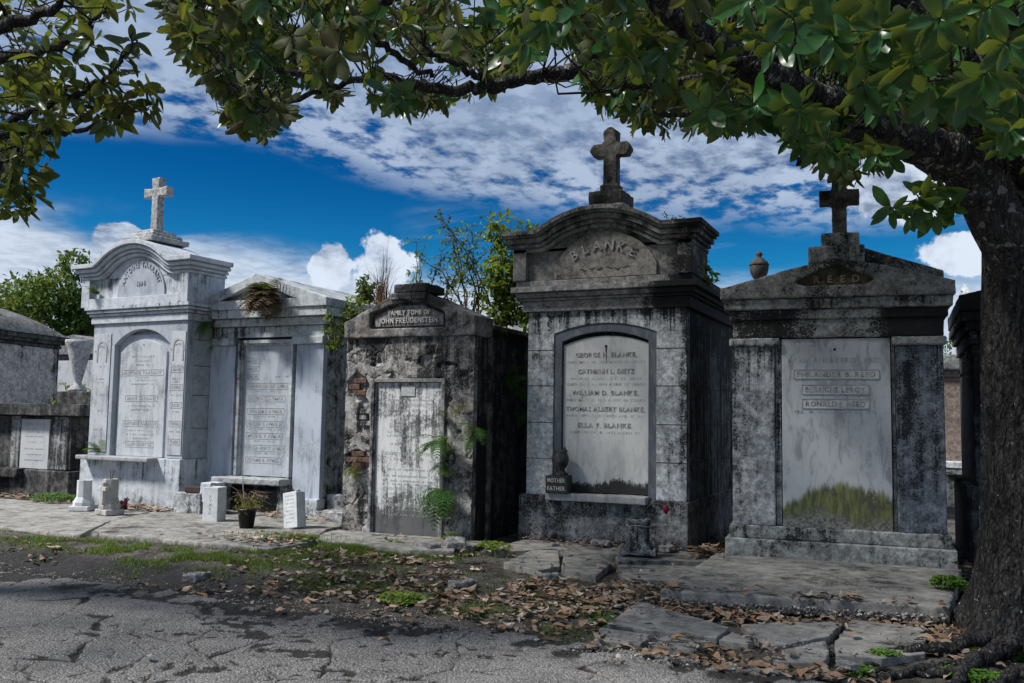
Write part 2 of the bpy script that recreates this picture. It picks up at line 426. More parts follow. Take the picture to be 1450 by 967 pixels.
def make_ground():
    xs = np.concatenate([[-400, -150, -60, -30, -20], np.arange(-15, -9, .09), np.arange(-9, 1.6, .03), np.arange(1.6, 4, .12), [6, 10, 20, 50, 140, 400]])
    ys = np.concatenate([[-300, -80, -20, -5, 0, 2, 3.5], np.arange(4.6, 9.6, .027), np.arange(9.6, 13, .12), [15, 18, 24, 40, 90, 250, 700]])
    X, Y = np.meshgrid(xs, ys); Z = soil_h(X, Y)
    far = (np.abs(X + 6) > 12) | (Y < 4) | (Y > 13.5); Z = np.where(far, -.06, Z)
    fine = sstep(Y, 4.6, 5) * sstep(-Y, -9.6, -9.2)
    Z = Z + fine * (.012 * (fbm(X * 22, Y * 22, 3, 5) - .5))
    m, t, b = newmat('soil'); co = t.n('ShaderNodeTexCoord').outputs['Object']; xyz = t.n('ShaderNodeSeparateXYZ', Vector=co)
    n1 = t.noise(co, 1.6, 6, .6); n2 = t.noise(co, 14, 6, .7); n3 = t.noise(co, 70, 4, .75)
    col = t.mix(t.ss(n2, .35, .65), (.028, .025, .022), (.085, .075, .063))
    grit = t.m('MULTIPLY', t.ss(t.m('ADD', n1, t.m('MULTIPLY', n2, .3)), .56, .70), t.ss(n3, .42, .62))
    col = t.mix(grit, col, (.20, .185, .165))
    wet = t.m('MULTIPLY', t.ss(xyz.outputs[0], -4.0, -5.4), t.m('MULTIPLY', t.ss(xyz.outputs[1], 7.35, 6.9), t.ss(xyz.outputs[1], 5.6, 6.0)))
    col = t.mix(t.m('MULTIPLY', wet, .8), col, t.mix(n2, (.010, .011, .014), (.026, .028, .034)))
    vo = t.n('ShaderNodeTexVoronoi', Scale=95.0, Vector=co)
    col = t.mix(t.ss(vo.outputs[0], .16, .10, 0, .8), col, t.mix(vo.outputs[1], (.10, .10, .10), (.42, .41, .39)))
    t.set(b.inputs['Base Color'], col); b.inputs['Roughness'].default_value = .95; b.inputs['Specular IOR Level'].default_value = .2
    bump(t, b, t.m('ADD', n2, t.m('MULTIPLY', n3, .6)), .9, .03)
    me = npmesh('ground', np.stack([X.ravel(), Y.ravel(), Z.ravel()], 1), grid_faces(len(xs), len(ys)), m, True)
    return link('ground', me, kind='structure')


def road_edge(x): return 5.86 + .22 * (fbm(x * 1.1, x * 0 + 3, 4, 8) - .5) + .05 * np.sin(x * 1.7) - .35 * sstep(x, -1.2, -.1)


def make_road():
    xs = np.concatenate([[-120, -60, -30, -18, -14, -12, -10.5], np.arange(-9.5, 1.4, .0115), [1.6, 2, 3, 5, 9, 20, 60, 120]])
    ys = np.concatenate([[-3, -1, 1, 2, 3], np.arange(3.4, 6.7, .0112)])
    X, Y = np.meshgrid(xs, ys)
    wx = X + .22 * (fbm(X * 2.2, Y * 2.2, 4, 11) - .5); wy = Y + .22 * (fbm(X * 2.2, Y * 2.2, 4, 12) - .5)
    c1 = cells(wx, wy, 105, -10, 2, 3, 7, 5); c2 = cells(wx + .16 * fbm(X * 7, Y * 7, 3, 14), wy + .1 * fbm(X * 6, Y * 6, 3, 34), 620, -10, 2, 3, 7, 9)
    zone = sstep(fbm(X * .8, Y * .8, 3, 15), .30, .44)                 # where the surface is crazed into small pieces
    gap = sstep(fbm(X * 1.7, Y * 1.7, 3, 16), .42, .62)
    w1 = .005 + .034 * gap * gap * sstep(fbm(X * 3, Y * 3, 3, 18), .45, .7)
    k1 = 1 - sstep(c1, w1 * .5, w1 * 1.3 + .005); k2 = (1 - sstep(c2, .003, .011)) * zone
    e = road_edge(X) - Y + .16 * (fbm(X * 4, Y * 4, 5, 19) - .5) + .05 * (fbm(X * 14, Y * 14, 3, 29) - .5)
    hole = sstep(fbm(X * .9 + 4, Y * 1.9, 5, 20) + .22 * (fbm(X * 11, Y * 11, 4, 30) - .5), .665, .695)            # worn patches down to the dark bed
    br = sstep(e, .0, .6); ez = 1 - sstep(e, -.01, .03)
    k = np.maximum(k1, k2 * (1.0 - .2 * br)); near_edge = (1 - sstep(e, .1, .7))
    crumble = near_edge * sstep(fbm(X * 6, Y * 6, 4, 22), .50, .58)
    dirt = np.clip(np.maximum.reduce([k, hole * .9 * sstep(fbm(X * 9, Y * 9, 3, 23), .3, .6), crumble]), 0, 1)
    Z = .012 + .02 * (fbm(X * .7, Y * .7, 3, 21) - .5) - .020 * k1 - .010 * k2 - .012 * hole - .016 * crumble - .16 * ez
    Z += .004 * (fbm(X * 40, Y * 40, 3, 24) - .5) + .005 * (fbm(c1 * 3 + X * .3, Y * .3, 2, 25) - .5)
    Z = np.where((X < -9.5) | (X > 1.4) | (Y < 3.4), .012 - .16 * ez, Z)
    m, t, b = newmat('asphalt'); co = t.n('ShaderNodeTexCoord').outputs['Object']
    at = t.n('ShaderNodeAttribute', {'attribute_name': 'dirt'}).outputs['Fac']
    n1 = t.noise(co, 2.2, 6, .65); n2 = t.noise(co, 26, 5, .7); n3 = t.noise(co, 120, 3, .7)
    col = t.mix(t.ss(n1, .3, .7), (.142, .136, .132), (.23, .222, .216))
    col = t.mix(t.ss(n2, .45, .7, 0, .55), col, (.05, .05, .052))
    vo = t.n('ShaderNodeTexVoronoi', Scale=62.0, Vector=co)
    col = t.mix(t.ss(vo.outputs[0], .44, .26, 0, .95), col, t.mix(t.n('ShaderNodeSeparateColor', Color=vo.outputs[1]).outputs[0], (.03, .03, .032), (.44, .43, .42)))
    col = t.mix(t.m('MULTIPLY', t.ss(n3, .5, .75), .5), col, (.03, .03, .03))
    col = t.mix(t.ss(at, .12, .75, 0, .94), col, t.mix(t.ss(n3, .45, .7), (.014, .013, .012), (.06, .055, .05)))
    t.set(b.inputs['Base Color'], col); b.inputs['Roughness'].default_value = .9; b.inputs['Specular IOR Level'].default_value = .3
    h = t.m('ADD', t.m('MULTIPLY', vo.outputs[0], -.7), t.m('MULTIPLY', n2, .5)); h = t.m('ADD', h, t.m('MULTIPLY', n3, .5))
    bump(t, b, h, .9, .022)
    me = npmesh('road', np.stack([X.ravel(), Y.ravel(), Z.ravel()], 1), grid_faces(len(xs), len(ys)), m, True)
    a = me.attributes.new('dirt', 'FLOAT', 'POINT'); a.data.foreach_set('value', dirt.ravel().astype(np.float32))
    return link('road', me, kind='structure')


make_ground(); road = make_road()

M_conc = stone('concrete slab', (.35, .335, .31), (.21, .205, .19), cover=.32, streak=0, seed=4, bs=.35, grain=.5, mc=.3)
M_conc_d = stone('dark concrete slab', (.32, .31, .285), (.185, .18, .17), cover=.38, streak=0, seed=9, bs=.4, grain=.5, mc=.3)
pave = thing('pavement', '', ''); del pave['label'], pave['category']; pave['kind'] = 'structure'


def slab(pts, z1, th=.07, mat=None, label=None, vox=.013, st=.012, name='paving_slab', wornq=True):
    # real outline with a little raggedness, then worn
    q = []
    for i, (x, y) in enumerate(pts):
        x2, y2 = pts[(i + 1) % len(pts)]; L = math.hypot(x2 - x, y2 - y); n = max(1, int(L / .05)); nx, ny = (y2 - y) / L, -(x2 - x) / L
        for k in range(n):
            t_ = k / n; j = random.uniform(-.008, .008) if k else 0
            q.append((x + (x2 - x) * t_ + nx * j, y + (y2 - y) * t_ + ny * j))
    o = MB().flat(q, z1 - th, z1).build(name, mat or M_conc, pave, worn=(vox, st, .3)) if wornq else MB().flat(q, z1 - th, z1).build(name, mat or M_conc, pave, bev=.007)
    if label: o['label'] = label
    o.rotation_euler = (0, 0, 0); return o


# long slab in front of the two pale tombs
slab([(-16.5, 8.25), (-16.5, 10.35), (-10.6, 10.3), (-10.0, 8.9), (-9.25, 7.86), (-10.46, 7.80), (-12.35, 8.2)], .03, .09, M_conc, vox=.03)
slab([(-9.96, 8.92), (-10.55, 10.45), (-10.1, 10.85), (-7.9, 10.85), (-7.1, 10.1), (-7.05, 9.7), (-6.5, 8.6), (-6.55, 8.02), (-8.86, 7.93), (-9.2, 7.93)], .045, .09, M_conc_d, vox=.022)
slab([(-6.9, 8.95), (-7.0, 9.86), (-4.9, 9.86), (-4.75, 9.2), (-5.9, 8.95)], .03, .06, M_conc_d, vox=.018)
slab([(-5.8, 8.75), (-5.7, 9.0), (-4.9, 9.12), (-4.75, 8.85), (-5.2, 8.66)], .055, .07, M_conc, 'pale crumbling lump of concrete', st=.03)
# big doorstep slab before the dark tomb by the tree
slab([(-2.07, 7.38), (.06, 7.80), (.19, 9.93), (-2.12, 9.72)], .12, .13, M_conc_d, 'long thick doorstep slab with a broken front edge', vox=.014, st=.007)
for g in [[(-2.26, 7.42), (-1.39, 6.80), (-1.4, 6.43), (-2.2, 6.42)], [(-2.22, 6.37), (-1.82, 6.32), (-1.82, 6.03), (-2.14, 6.0)],
          [(-1.77, 6.03), (-1.74, 6.37), (-1.42, 6.32), (-1.46, 6.03)], [(-1.38, 6.40), (-1.35, 6.70), (-1.15, 6.46), (-1.18, 6.38)],
          [(-1.33, 6.92), (-.92, 7.26), (-.66, 7.40), (-.71, 6.86), (-1.0, 6.36), (-1.12, 6.47)], [(-.97, 6.1), (-.95, 6.31), (-.72, 6.72), (-.66, 6.34), (-.68, 6.09), (-.93, 6.0)],
          [(-.62, 7.55), (-.10, 7.50), (-.10, 6.68), (-.35, 6.42), (-.62, 6.36), (-.66, 6.72)]]:
    slab(g, .010 + random.uniform(-.004, .006), .06, M_conc, wornq=False)
for g in [[(-4.03, 8.56), (-4.13, 9.5), (-3.88, 9.7), (-3.45, 8.64), (-3.53, 8.28)], [(-3.82, 9.72), (-3.37, 9.60), (-3.06, 9.1), (-2.93, 8.26), (-3.36, 8.47)],
          [(-3.05, 9.26), (-2.61, 9.58), (-2.2, 9.74), (-2.2, 10.1), (-3.2, 9.66)], [(-2.98, 9.02), (-2.2, 9.35), (-2.14, 8.69), (-2.2, 8.31), (-2.7, 8.33)],
          [(-4.6, 9.3), (-4.6, 10.33), (-2.5, 10.36), (-2.2, 10.2), (-3.25, 9.72), (-3.95, 9.82), (-4.2, 9.5)]]:
    slab(g, .022 + random.uniform(-.006, .006), .07, M_conc_d, wornq=False)
# ---------------------------------------------------------------- tombs
def arcpts(cx, cz, r, a0, a1, n):
    return [(cx + r * sin(rad(a0 + (a1 - a0) * i / n)), cz + r * cos(rad(a0 + (a1 - a0) * i / n))) for i in range(n + 1)]


def offset(pts, d):
    out = []
    for i, p in enumerate(pts):
        ns = []
        for a, b_ in ((i - 1, i), (i, i + 1)):
            if a >= 0 and b_ < len(pts):
                dx, dz = pts[b_][0] - pts[a][0], pts[b_][1] - pts[a][1]; L = math.hypot(dx, dz) or 1; ns.append((-dz / L, dx / L))
        nx, nz = sum(n[0] for n in ns) / len(ns), sum(n[1] for n in ns) / len(ns); k = nx * nx + nz * nz or 1
        out.append((p[0] + nx * d / k, p[1] + nz * d / k))
    return out


def arch_path(xl, xr, zf, x1, x2, apex, n=22, fillet=.08):
    """flat, arch, flat: with a soft hollow where flat and arch meet"""
    cx = (x1 + x2) / 2; c = (x2 - x1) / 2; s = apex - zf; r = (c * c + s * s) / (2 * s); th = math.degrees(math.asin(min(1, c / r)))
    a = arcpts(cx, apex - r, r, -th, th, n)
    if not fillet: return [(xl, zf)] + a + [(xr, zf)]
    k = 2
    left = [(xl, zf), (x1 - fillet, zf), (x1 - fillet * .35, zf + fillet * .12)] + a[k:-k] + [(x2 + fillet * .35, zf + fillet * .12), (x2 + fillet, zf), (xr, zf)]
    return left


def courses(mb, path, xl, xr, depth, cs, y0=0.0, bands=False):
    """cs: (n0, n1, out): stacked moulding courses that follow a path"""
    for n0, n1, out in cs:
        lo = offset(path, n0); hi = offset(path, n1); lo[0] = (xl - out, lo[0][1]); hi[0] = (xl - out, hi[0][1]); lo[-1] = (xr + out, lo[-1][1]); hi[-1] = (xr + out, hi[-1][1])
        mb.strip(lo, hi, y0 - out, depth)
    return mb


def steps(mb, x0, x1, y0, y1, cs):
    for z0, z1, o in cs: mb.box(x0 - o, x1 + o, y0 - o, y1 + o, z0, z1)
    return mb


def arched_wall(mb, x0, x1, z0, z1, ox0, ox1, spring, apex, y0, y1, n=14):
    """wall with an arched opening that starts at z0"""
    c = (ox1 - ox0) / 2; s = apex - spring; r = (c * c + s * s) / (2 * s); th = math.degrees(math.asin(min(1, c / r)))
    a = arcpts((ox0 + ox1) / 2, apex - r, r, -th, th, n)
    mb.box(x0, ox0, y0, y1, z0, spring); mb.box(ox1, x1, y0, y1, z0, spring)
    mb.strip([(x0, spring)] + a + [(x1, spring)], [(x0, z1)] + [(p[0], z1) for p in a] + [(x1, z1)], y0, y1); return mb


def arched_slab(mb, x0, x1, z0, spring, apex, y0, y1, n=14):
    c = (x1 - x0) / 2; s = apex - spring; r = (c * c + s * s) / (2 * s); th = math.degrees(math.asin(min(1, c / r)))
    a = arcpts((x0 + x1) / 2, apex - r, r, th, -th, n); return mb.prism([(x0, z0), (x1, z0)] + a, y0, y1)


def arched_ring(mb, x0, x1, z0, spring, apex, w, y0, y1, n=14):
    c = (x1 - x0) / 2; s = apex - spring; r = (c * c + s * s) / (2 * s); th = math.degrees(math.asin(min(1, c / r)))
    a = arcpts((x0 + x1) / 2, apex - r, r, -th, th, n); b_ = [(x0 + w + (p[0] - x0) * (x1 - x0 - 2 * w) / (x1 - x0), p[1] - w) for p in a]
    return mb.strip([(x0 + w, z0)] + b_ + [(x1 - w, z0)], [(x0, z0)] + a + [(x1, z0)], y0, y1)


# materials
WHT = stone('whitewashed render', (.54, .575, .62), (.43, .46, .50), soot=(.09, .10, .11), cover=.16, streak=.6, runs=((.78, .5, .22), (3.6, .4, .2), (3.15, .3, .2)), seed=1, bs=.25, grain=.2, zones=(('Z', .35, .0, .12),), mc=.15)
WHS = stone('bare side render', (.42, .46, .50), (.32, .35, .38), soot=(.07, .075, .08), cover=.12, streak=.3, seed=2, bs=.7, grain=.2, mc=.15)
PAL = stone('pale painted render', (.52, .555, .58), (.40, .43, .45), soot=(.03, .032, .035), cover=.24, streak=.6, runs=((3.05, .3, .2), (2.8, .25, .2)), seed=3, bs=.4, grain=.4, mc=.4)
PAS = stone('peeling side render', (.48, .51, .51), (.33, .35, .35), soot=(.02, .022, .022), cover=.44, streak=.5, seed=5, bs=.8, grain=.4)
RGH = stone('crumbling render', (.48, .475, .465), (.26, .24, .22), soot=(.020, .021, .024), cover=.46, runs=((2.48, .8, .14),), streak=.35, seed=6, bs=1.0, grain=.7, warm=(.30, .26, .215))
RGC = stone('sooted gable render', (.33, .33, .33), (.19, .18, .17), soot=(.03, .031, .033), cover=.42, streak=.2, seed=7, bs=.6, grain=.6, warm=(.17, .14, .115), zones=(('Z', 2.75, 3.1, .12),))
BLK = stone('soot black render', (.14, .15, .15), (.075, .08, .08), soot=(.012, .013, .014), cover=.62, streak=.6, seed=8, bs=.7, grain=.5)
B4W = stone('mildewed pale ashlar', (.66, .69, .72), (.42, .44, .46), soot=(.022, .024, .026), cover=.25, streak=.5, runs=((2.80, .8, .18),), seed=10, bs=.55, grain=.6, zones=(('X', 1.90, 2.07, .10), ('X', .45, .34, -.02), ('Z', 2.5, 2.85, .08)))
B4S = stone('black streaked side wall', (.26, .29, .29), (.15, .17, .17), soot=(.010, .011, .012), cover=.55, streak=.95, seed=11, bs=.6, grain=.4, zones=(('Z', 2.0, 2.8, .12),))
B4C = stone('black crusted cornice', (.34, .34, .33), (.18, .18, .175), soot=(.018, .019, .02), cover=.27, streak=.3, seed=12, bs=.7, grain=.7, zones=(('Z', 3.6, 3.9, .06), ('X', 1.75, 2.1, .18)))
B4L = stone('grey frieze stone', (.42, .42, .41), (.28, .28, .27), soot=(.02, .021, .022), cover=.30, streak=.2, seed=13, bs=.6, grain=.8, zones=(('X', 1.55, 1.85, .3),))
B4T = stone('brown grey tympanum', (.38, .36, .335), (.27, .255, .235), soot=(.03, .03, .03), cover=.24, streak=.3, seed=14, bs=.4, grain=.5)
B4P = stone('blackened plinth', (.34, .35, .36), (.17, .175, .18), soot=(.018, .019, .02), cover=.38, streak=.3, runs=((.56, .35, .16),), seed=15, bs=.6, grain=1.0, zones=(('Z', .15, .0, .12),))
C5 = stone('black and grey lichened render', (.44, .455, .44), (.22, .23, .225), soot=(.014, .018, .016), cover=.37, streak=.5, runs=((.43, .2, .08), (2.76, .15, .1)), seed=17, bs=.7, grain=.7, warm=(.46, .47, .45))
C5R = stone('blue black stained pilaster', (.25, .28, .32), (.13, .15, .18), soot=(.014, .017, .022), cover=.38, streak=.6, runs=((2.28, 1.4, .16),), seed=18, bs=.6, grain=.8)
C5L = stone('grey white stained pilaster', (.54, .56, .58), (.28, .29, .30), soot=(.022, .025, .027), cover=.36, streak=.6, runs=((2.28, 1.0, .15),), seed=19, bs=.6, grain=.7)
ST0 = stone('dark tomb stone', (.15, .15, .145), (.085, .085, .083), soot=(.018, .018, .018), cover=.48, streak=.5, seed=21, bs=.6, grain=.6)
ST0B = stone('brown grey body render', (.62, .57, .54), (.48, .44, .42), soot=(.03, .03, .03), cover=.26, streak=.5, seed=22, bs=.4, grain=.4, zones=(('X', .35, .0, .22),))
ST0R = stone('grey lichen roof', (.30, .29, .28), (.18, .18, .17), soot=(.03, .03, .03), cover=.42, streak=0, seed=23, bs=.8, grain=.6, warm=(.20, .16, .12))
CRS = stone('pale grey cross stone', (.47, .47, .46), (.36, .36, .355), soot=(.05, .05, .055), cover=.22, streak=.2, seed=25, bs=.4, grain=.5)
CRD = stone('dark cross stone', (.16, .155, .145), (.09, .088, .082), soot=(.02, .02, .02), cover=.42, streak=.2, seed=26, bs=.5, grain=.7)
POT = stone('white pot', (.62, .64, .66), (.50, .52, .54), soot=(.10, .10, .10), cover=.10, streak=.3, seed=27, bs=.3, grain=.3, mc=.15)
POTC = stone('cream pot', (.50, .49, .46), (.40, .39, .36), soot=(.10, .10, .09), cover=.12, streak=.3, seed=28, bs=.3, grain=.3, mc=.15)
BRK = stone('red brick', (.19, .095, .065), (.14, .09, .07), soot=(.03, .025, .022), cover=.25, streak=0, seed=29, bs=.7, grain=.6)
DKJ = plain('dark joint', (.015, .015, .016)); DRK = plain('black granite', (.02, .02, .022), rough=.5)
ML1 = marble('pale tablet marble', (.47, .49, .52), (.30, .32, .355), seed=1, grime=.40, dk=.5)
ML1B = marble('grey veined surround', (.38, .41, .46), (.24, .265, .31), seed=2, grime=.34, dk=.5)
ML2 = marble('blue grey veined marble', (.44, .49, .56), (.19, .225, .29), seed=3, grime=.30, vs=.6, dk=.5)
ML2T = marble('smooth grey tablet', (.40, .43, .47), (.22, .25, .30), seed=4, grime=.34, vs=.6, dk=.5)
ML3 = marble('stained white tablet', (.60, .61, .61), (.44, .45, .46), seed=5, grime=.34, drip=.60, zones=(('Z', .45, .0, .16), ('X', .6, .95, .06), ('X', 1.35, 1.0, .05)))
ML4 = marble('grey speckled tablet', (.56, .57, .56), (.38, .39, .39), seed=6, grime=.16, dk=.97, soot=(.012, .013, .012), zones=(('Z', .84, .64, .30),))
ML4B = marble('dark blue grey arch marble', (.10, .115, .14), (.21, .22, .24), seed=7, grime=.24, vs=1.6)
ML4S = marble('grey sill marble', (.34, .35, .36), (.18, .19, .20), seed=8, grime=.2, vs=1.6)
ML5 = marble('grey diagonal veined marble', (.50, .52, .54), (.22, .235, .26), seed=9, grime=.16, vs=1.3, moss=(.86, .34))
TXM = plain('weathered letter stone', (.36, .37, .38), var=.2, sc=30); TXD = plain('worn incised letter', (.33, .34, .35), var=.4, sc=14)
PBN = plain('pale name band', (.54, .55, .56), sc=20); TXW = plain('white letter', (.50, .50, .48), var=.25, sc=30); TXB = plain('shadow toned raised letter', (.30, .30, .30), var=.5, sc=22)  # TXB: shadow of the raised lettering is put into its colour


def cross(mb, cx, z0, z1, sw, zc, aw, ah, y0, y1, point=0.0, flare=0.0):
    h = sw / 2; a = aw / 2; b_ = ah / 2; f = flare
    if point:
        p = [(cx - h, z0), (cx + h, z0), (cx + h, zc - b_), (cx + a - point, zc - b_), (cx + a, zc - b_ * .2), (cx + a, zc + b_ * .2), (cx + a - point, zc + b_), (cx + h, zc + b_), (cx + h, z1 - point), (cx + h * .3, z1), (cx - h * .3, z1),
             (cx - h, z1 - point), (cx - h, zc + b_), (cx - a + point, zc + b_), (cx - a, zc + b_ * .2), (cx - a, zc - b_ * .2), (cx - a + point, zc - b_), (cx - h, zc - b_)]
    else:
        p = [(cx - h - f, z0), (cx + h + f, z0), (cx + h, z0 + .2), (cx + h, zc - b_), (cx + a, zc - b_ - f), (cx + a, zc + b_ + f), (cx + h, zc + b_), (cx + h + f, z1), (cx - h - f, z1),
             (cx - h, zc + b_), (cx - a, zc + b_ + f), (cx - a, zc - b_ - f), (cx - h, zc - b_), (cx - h, z0 + .2)]
    return mb.prism(p, y0, y1)


def inscription(lines, y, mat, parent, name='inscription_line', depth=.008, boxed=None, boxmat=None, bold=.012, wob=0.0):
    """lines: (text, centre x, centre z, letter height, width). boxed: frame each line in a raised or sunk band"""
    for s, cx, cz, h, w in lines:
        if boxed:
            bw = w / 2 + .03; bh = h * .5 + .018; f = MB()
            f.box(cx - bw, cx + bw, y - .004, y + .002, cz - bh - .006, cz - bh + .002); f.box(cx - bw, cx + bw, y - .004, y + .002, cz + bh - .002, cz + bh + .006)
            f.box(cx - bw - .004, cx - bw + .003, y - .0035, y + .002, cz - bh, cz + bh); f.box(cx + bw - .003, cx + bw + .004, y - .0035, y + .002, cz - bh, cz + bh)
            f.build('band_frame', boxmat or mat, parent)
        mb = text_mb(MB(), s, h * 1.38, depth, cx, cz, y, bold=bold, width=w)
        if mb.v: mb.build(name, mat, parent)['kind'] = 'stuff'


def microtext(rows, y, x0, x1, mat, parent, h=.022, seed=0):
    """rows of weathered small lettering too worn to read: short raised strokes"""
    r = random.Random(seed); mb = MB()
    for cz, w in rows:
        cx = (x0 + x1) / 2; x = cx - w / 2
        while x < cx + w / 2:
            lw = r.uniform(.006, .016)
            if r.random() < .82:
                mb.box(x, x + .005, y - .003, y + .001, cz - h / 2, cz + h / 2)
                if r.random() < .6: mb.box(x, x + lw, y - .003, y + .001, cz + h / 2 * r.choice([-1, 0, 1]) - .0025, cz + h / 2 * r.choice([-1, 0, 1]) + .0025) if False else mb.box(x + .005, x + lw, y - .003, y + .001, (q := cz + h / 2 * r.choice([-.9, 0, .7])), q + .005)
            x += lw + .009
            if r.random() < .14: x += .02
    o = mb.build('worn_lettering', mat, parent); o['kind'] = 'stuff'; return o


# ---- tomb 1: tall white tomb with arched top
def letters(s, size, depth, cx, cz, y, r, width, mat, parent):
    for i, ch in enumerate(s):
        a = (i / (len(s) - 1) - .5) * width / r * .86; mb = text_mb(MB(), ch, size, depth, 0, 0, 0, bold=.028); w = (max(p[0] for p in mb.v) + min(p[0] for p in mb.v)) / 2; h = min(p[2] for p in mb.v)
        mb.v = [(cx + (p[0] - w) * cos(a) + (p[2] - h + r) * sin(a), y + p[1], cz - (p[0] - w) * sin(a) + (p[2] - h + r) * cos(a)) for p in mb.v]; mb.build('letter', CRS, parent)


def tomb1():
    t = thing('tomb', 'tall whitewashed tomb with an arched cornice and a pale stone cross on top', 'tomb', (-12.61, 10.49, 0), rad(-3), 'family tombs in a row')
    p = MB().box(.16, 2.39, .0, 2.3, -.1, .79); p.build('plinth', WHT, t, bev=.012)
    b_ = MB(); arched_wall(b_, .25, 2.36, .795, 2.885, .76, 1.99, 2.54, 2.78, .06, .20); b_.build('front_wall', ML1B, t, bev=.006)
    w = MB().box(.253, 2.357, .202, 2.2, .793, 2.883); w.build('wall', WHS, t)
    for z in (1.25, 1.75, 2.2, 2.6): MB().box(2.355, 2.3605, .21, 2.19, z, z + .008).build('joint', DKJ, t)
    f = MB(); steps(f, .25, 2.36, .06, 2.2, [(2.887, 2.99, .035), (2.99, 3.003, .015), (3.003, 3.04, .06), (3.04, 3.052, .04), (3.052, 3.09, .09), (3.09, 3.102, .07), (3.102, 3.15, .115)]); f.build('cornice', WHT, t, bev=.01)
    # attic with sunk panel
    a = MB(); a.box(-.02 + .03, .20, -.03, .72, 3.152, 3.60); a.box(2.24, 2.42, -.03, .72, 3.152, 3.60); a.box(.20, 2.24, -.03, .72, 3.152, 3.29); a.box(.20, 2.24, .05, .72, 3.29, 3.62)
    arched = arch_path(.05, 2.38, 3.60, .52, 1.92, 3.93); arched_slab(a, .52, 1.92, 3.58, 3.60, 3.93, .05, .72); a.build('attic', WHT, t, bev=.008)
    c = MB(); path = arch_path(.01, 2.42, 3.60, .50, 1.94, 3.93, fillet=.14)
    courses(c, path, .01, 2.42, .74, [(0, .045, .02), (.045, .06, -.0), (.06, .10, .055), (.10, .115, .035), (.115, .165, .10), (.165, .18, .08), (.18, .25, .145)])
    c.build('arched_cornice', WHT, t, bev=.008)
    ty = MB(); arched_slab(ty, .80, 1.86, 3.30, 3.36, 3.86, .025, .05, 20); ty.build('tympanum_stone', ML1B, t, bev=.005)
    mb = text_mb(MB(), 'ANTOINE TARRANT', .115, .014, 1.33, 3.36, .02, arc=(.40, 0), bold=.02, width=1.02); text_mb(mb, '1894', .10, .014, 1.33, 3.50, .02, bold=.02)
    mb.build('raised_name', ML1B, t)['kind'] = 'stuff'
    # tablet
    MB().box(.77, 1.98, .15, .195, .80, 2.70).build('recess_back', ML1B, t)
    s = MB(); arched_slab(s, .87, 1.90, .80, 2.42, 2.62, .095, .15); s.build('tablet', ML1, t, bev=.006)
    inscription([('ANTOINE TARRANT', 1.385, 2.10, .05, .86), ('MARIE TARRANT', 1.385, 1.70, .05, .66), ('ANTOINE TARRANT', 1.385, 1.31, .05, .72), ('ANTOINETTE', 1.385, .99, .05, .55)], .095, TXM, t, boxed=1, boxmat=TXM)
    MB().add(*_hole(1.385, 2.53, .093)).build('peg_hole', DKJ, t)
    microtext([(2.35, .5), (2.28, .4), (2.22, .3), (1.98, .6), (1.92, .5), (1.58, .6), (1.52, .45), (1.20, .5), (1.14, .6), (1.08, .4), (2.02, .3)], .095, .9, 1.87, TXM, t, seed=3)
    for x0, x1 in ((.28, .68), (2.04, 2.34)):
        MB().box(x0, x1, .048, .06, .85, 2.72).build('side_panel', ML1, t, bev=.003); cx = (x0 + x1) / 2
        mb = MB(); arched_ring(mb, cx - .12, cx + .12, 2.28, 2.52, 2.62, .03, .040, .048)
        text_mb(mb, 'FAMILLE', .05, .006, cx, 2.36, .047, arc=(.15, 0), bold=.01, width=.36); mb.build('wreath_carving', TXM, t)['kind'] = 'stuff'
        if x0 > 1: inscription([(n, cx, z, .045, .18) for n, z in (('MARIE', 2.14), ('LOUISE', 1.87), ('JULES', 1.60), ('HENRI', 1.32), ('CLAIRE', 1.05))], .048, TXM, t, boxed=1, boxmat=TXM)
        microtext([(2.2, .2), (2.0, .2), (1.95, .15), (1.75, .2), (1.5, .2), (1.2, .2)], .048, x0 + .03, x1 - .03, TXM, t, seed=int(x0 * 10))
    MB().box(.28, 1.91, -.19, .10, .735, .80).build('sill', ML4S, t, bev=.015)
    pd = MB(); cx = 1.24; steps(pd, cx, cx, .32, .40, [(4.17, 4.25, .34), (4.25, 4.32, .26), (4.32, 4.38, .19)]); pd.build('cross_base', CRS, t, worn=(.014, .02, .1))
    cr = MB(); cross(cr, 1.24, 4.37, 5.26, .145, 5.02, .52, .12, .29, .42, flare=.022); cr.build('cross', CRS, t, worn=(.012, .015, .1))


def _hole(x, z, y, r=.012):
    n = 10; v = [(x + r * cos(2 * pi * k / n), y, z + r * sin(2 * pi * k / n)) for k in range(n)] + [(x + r * cos(2 * pi * k / n), y + .004, z + r * sin(2 * pi * k / n)) for k in range(n)]
    return v, [tuple(range(n))] + [(k, k + n, (k + 1) % n + n, (k + 1) % n) for k in range(n)]


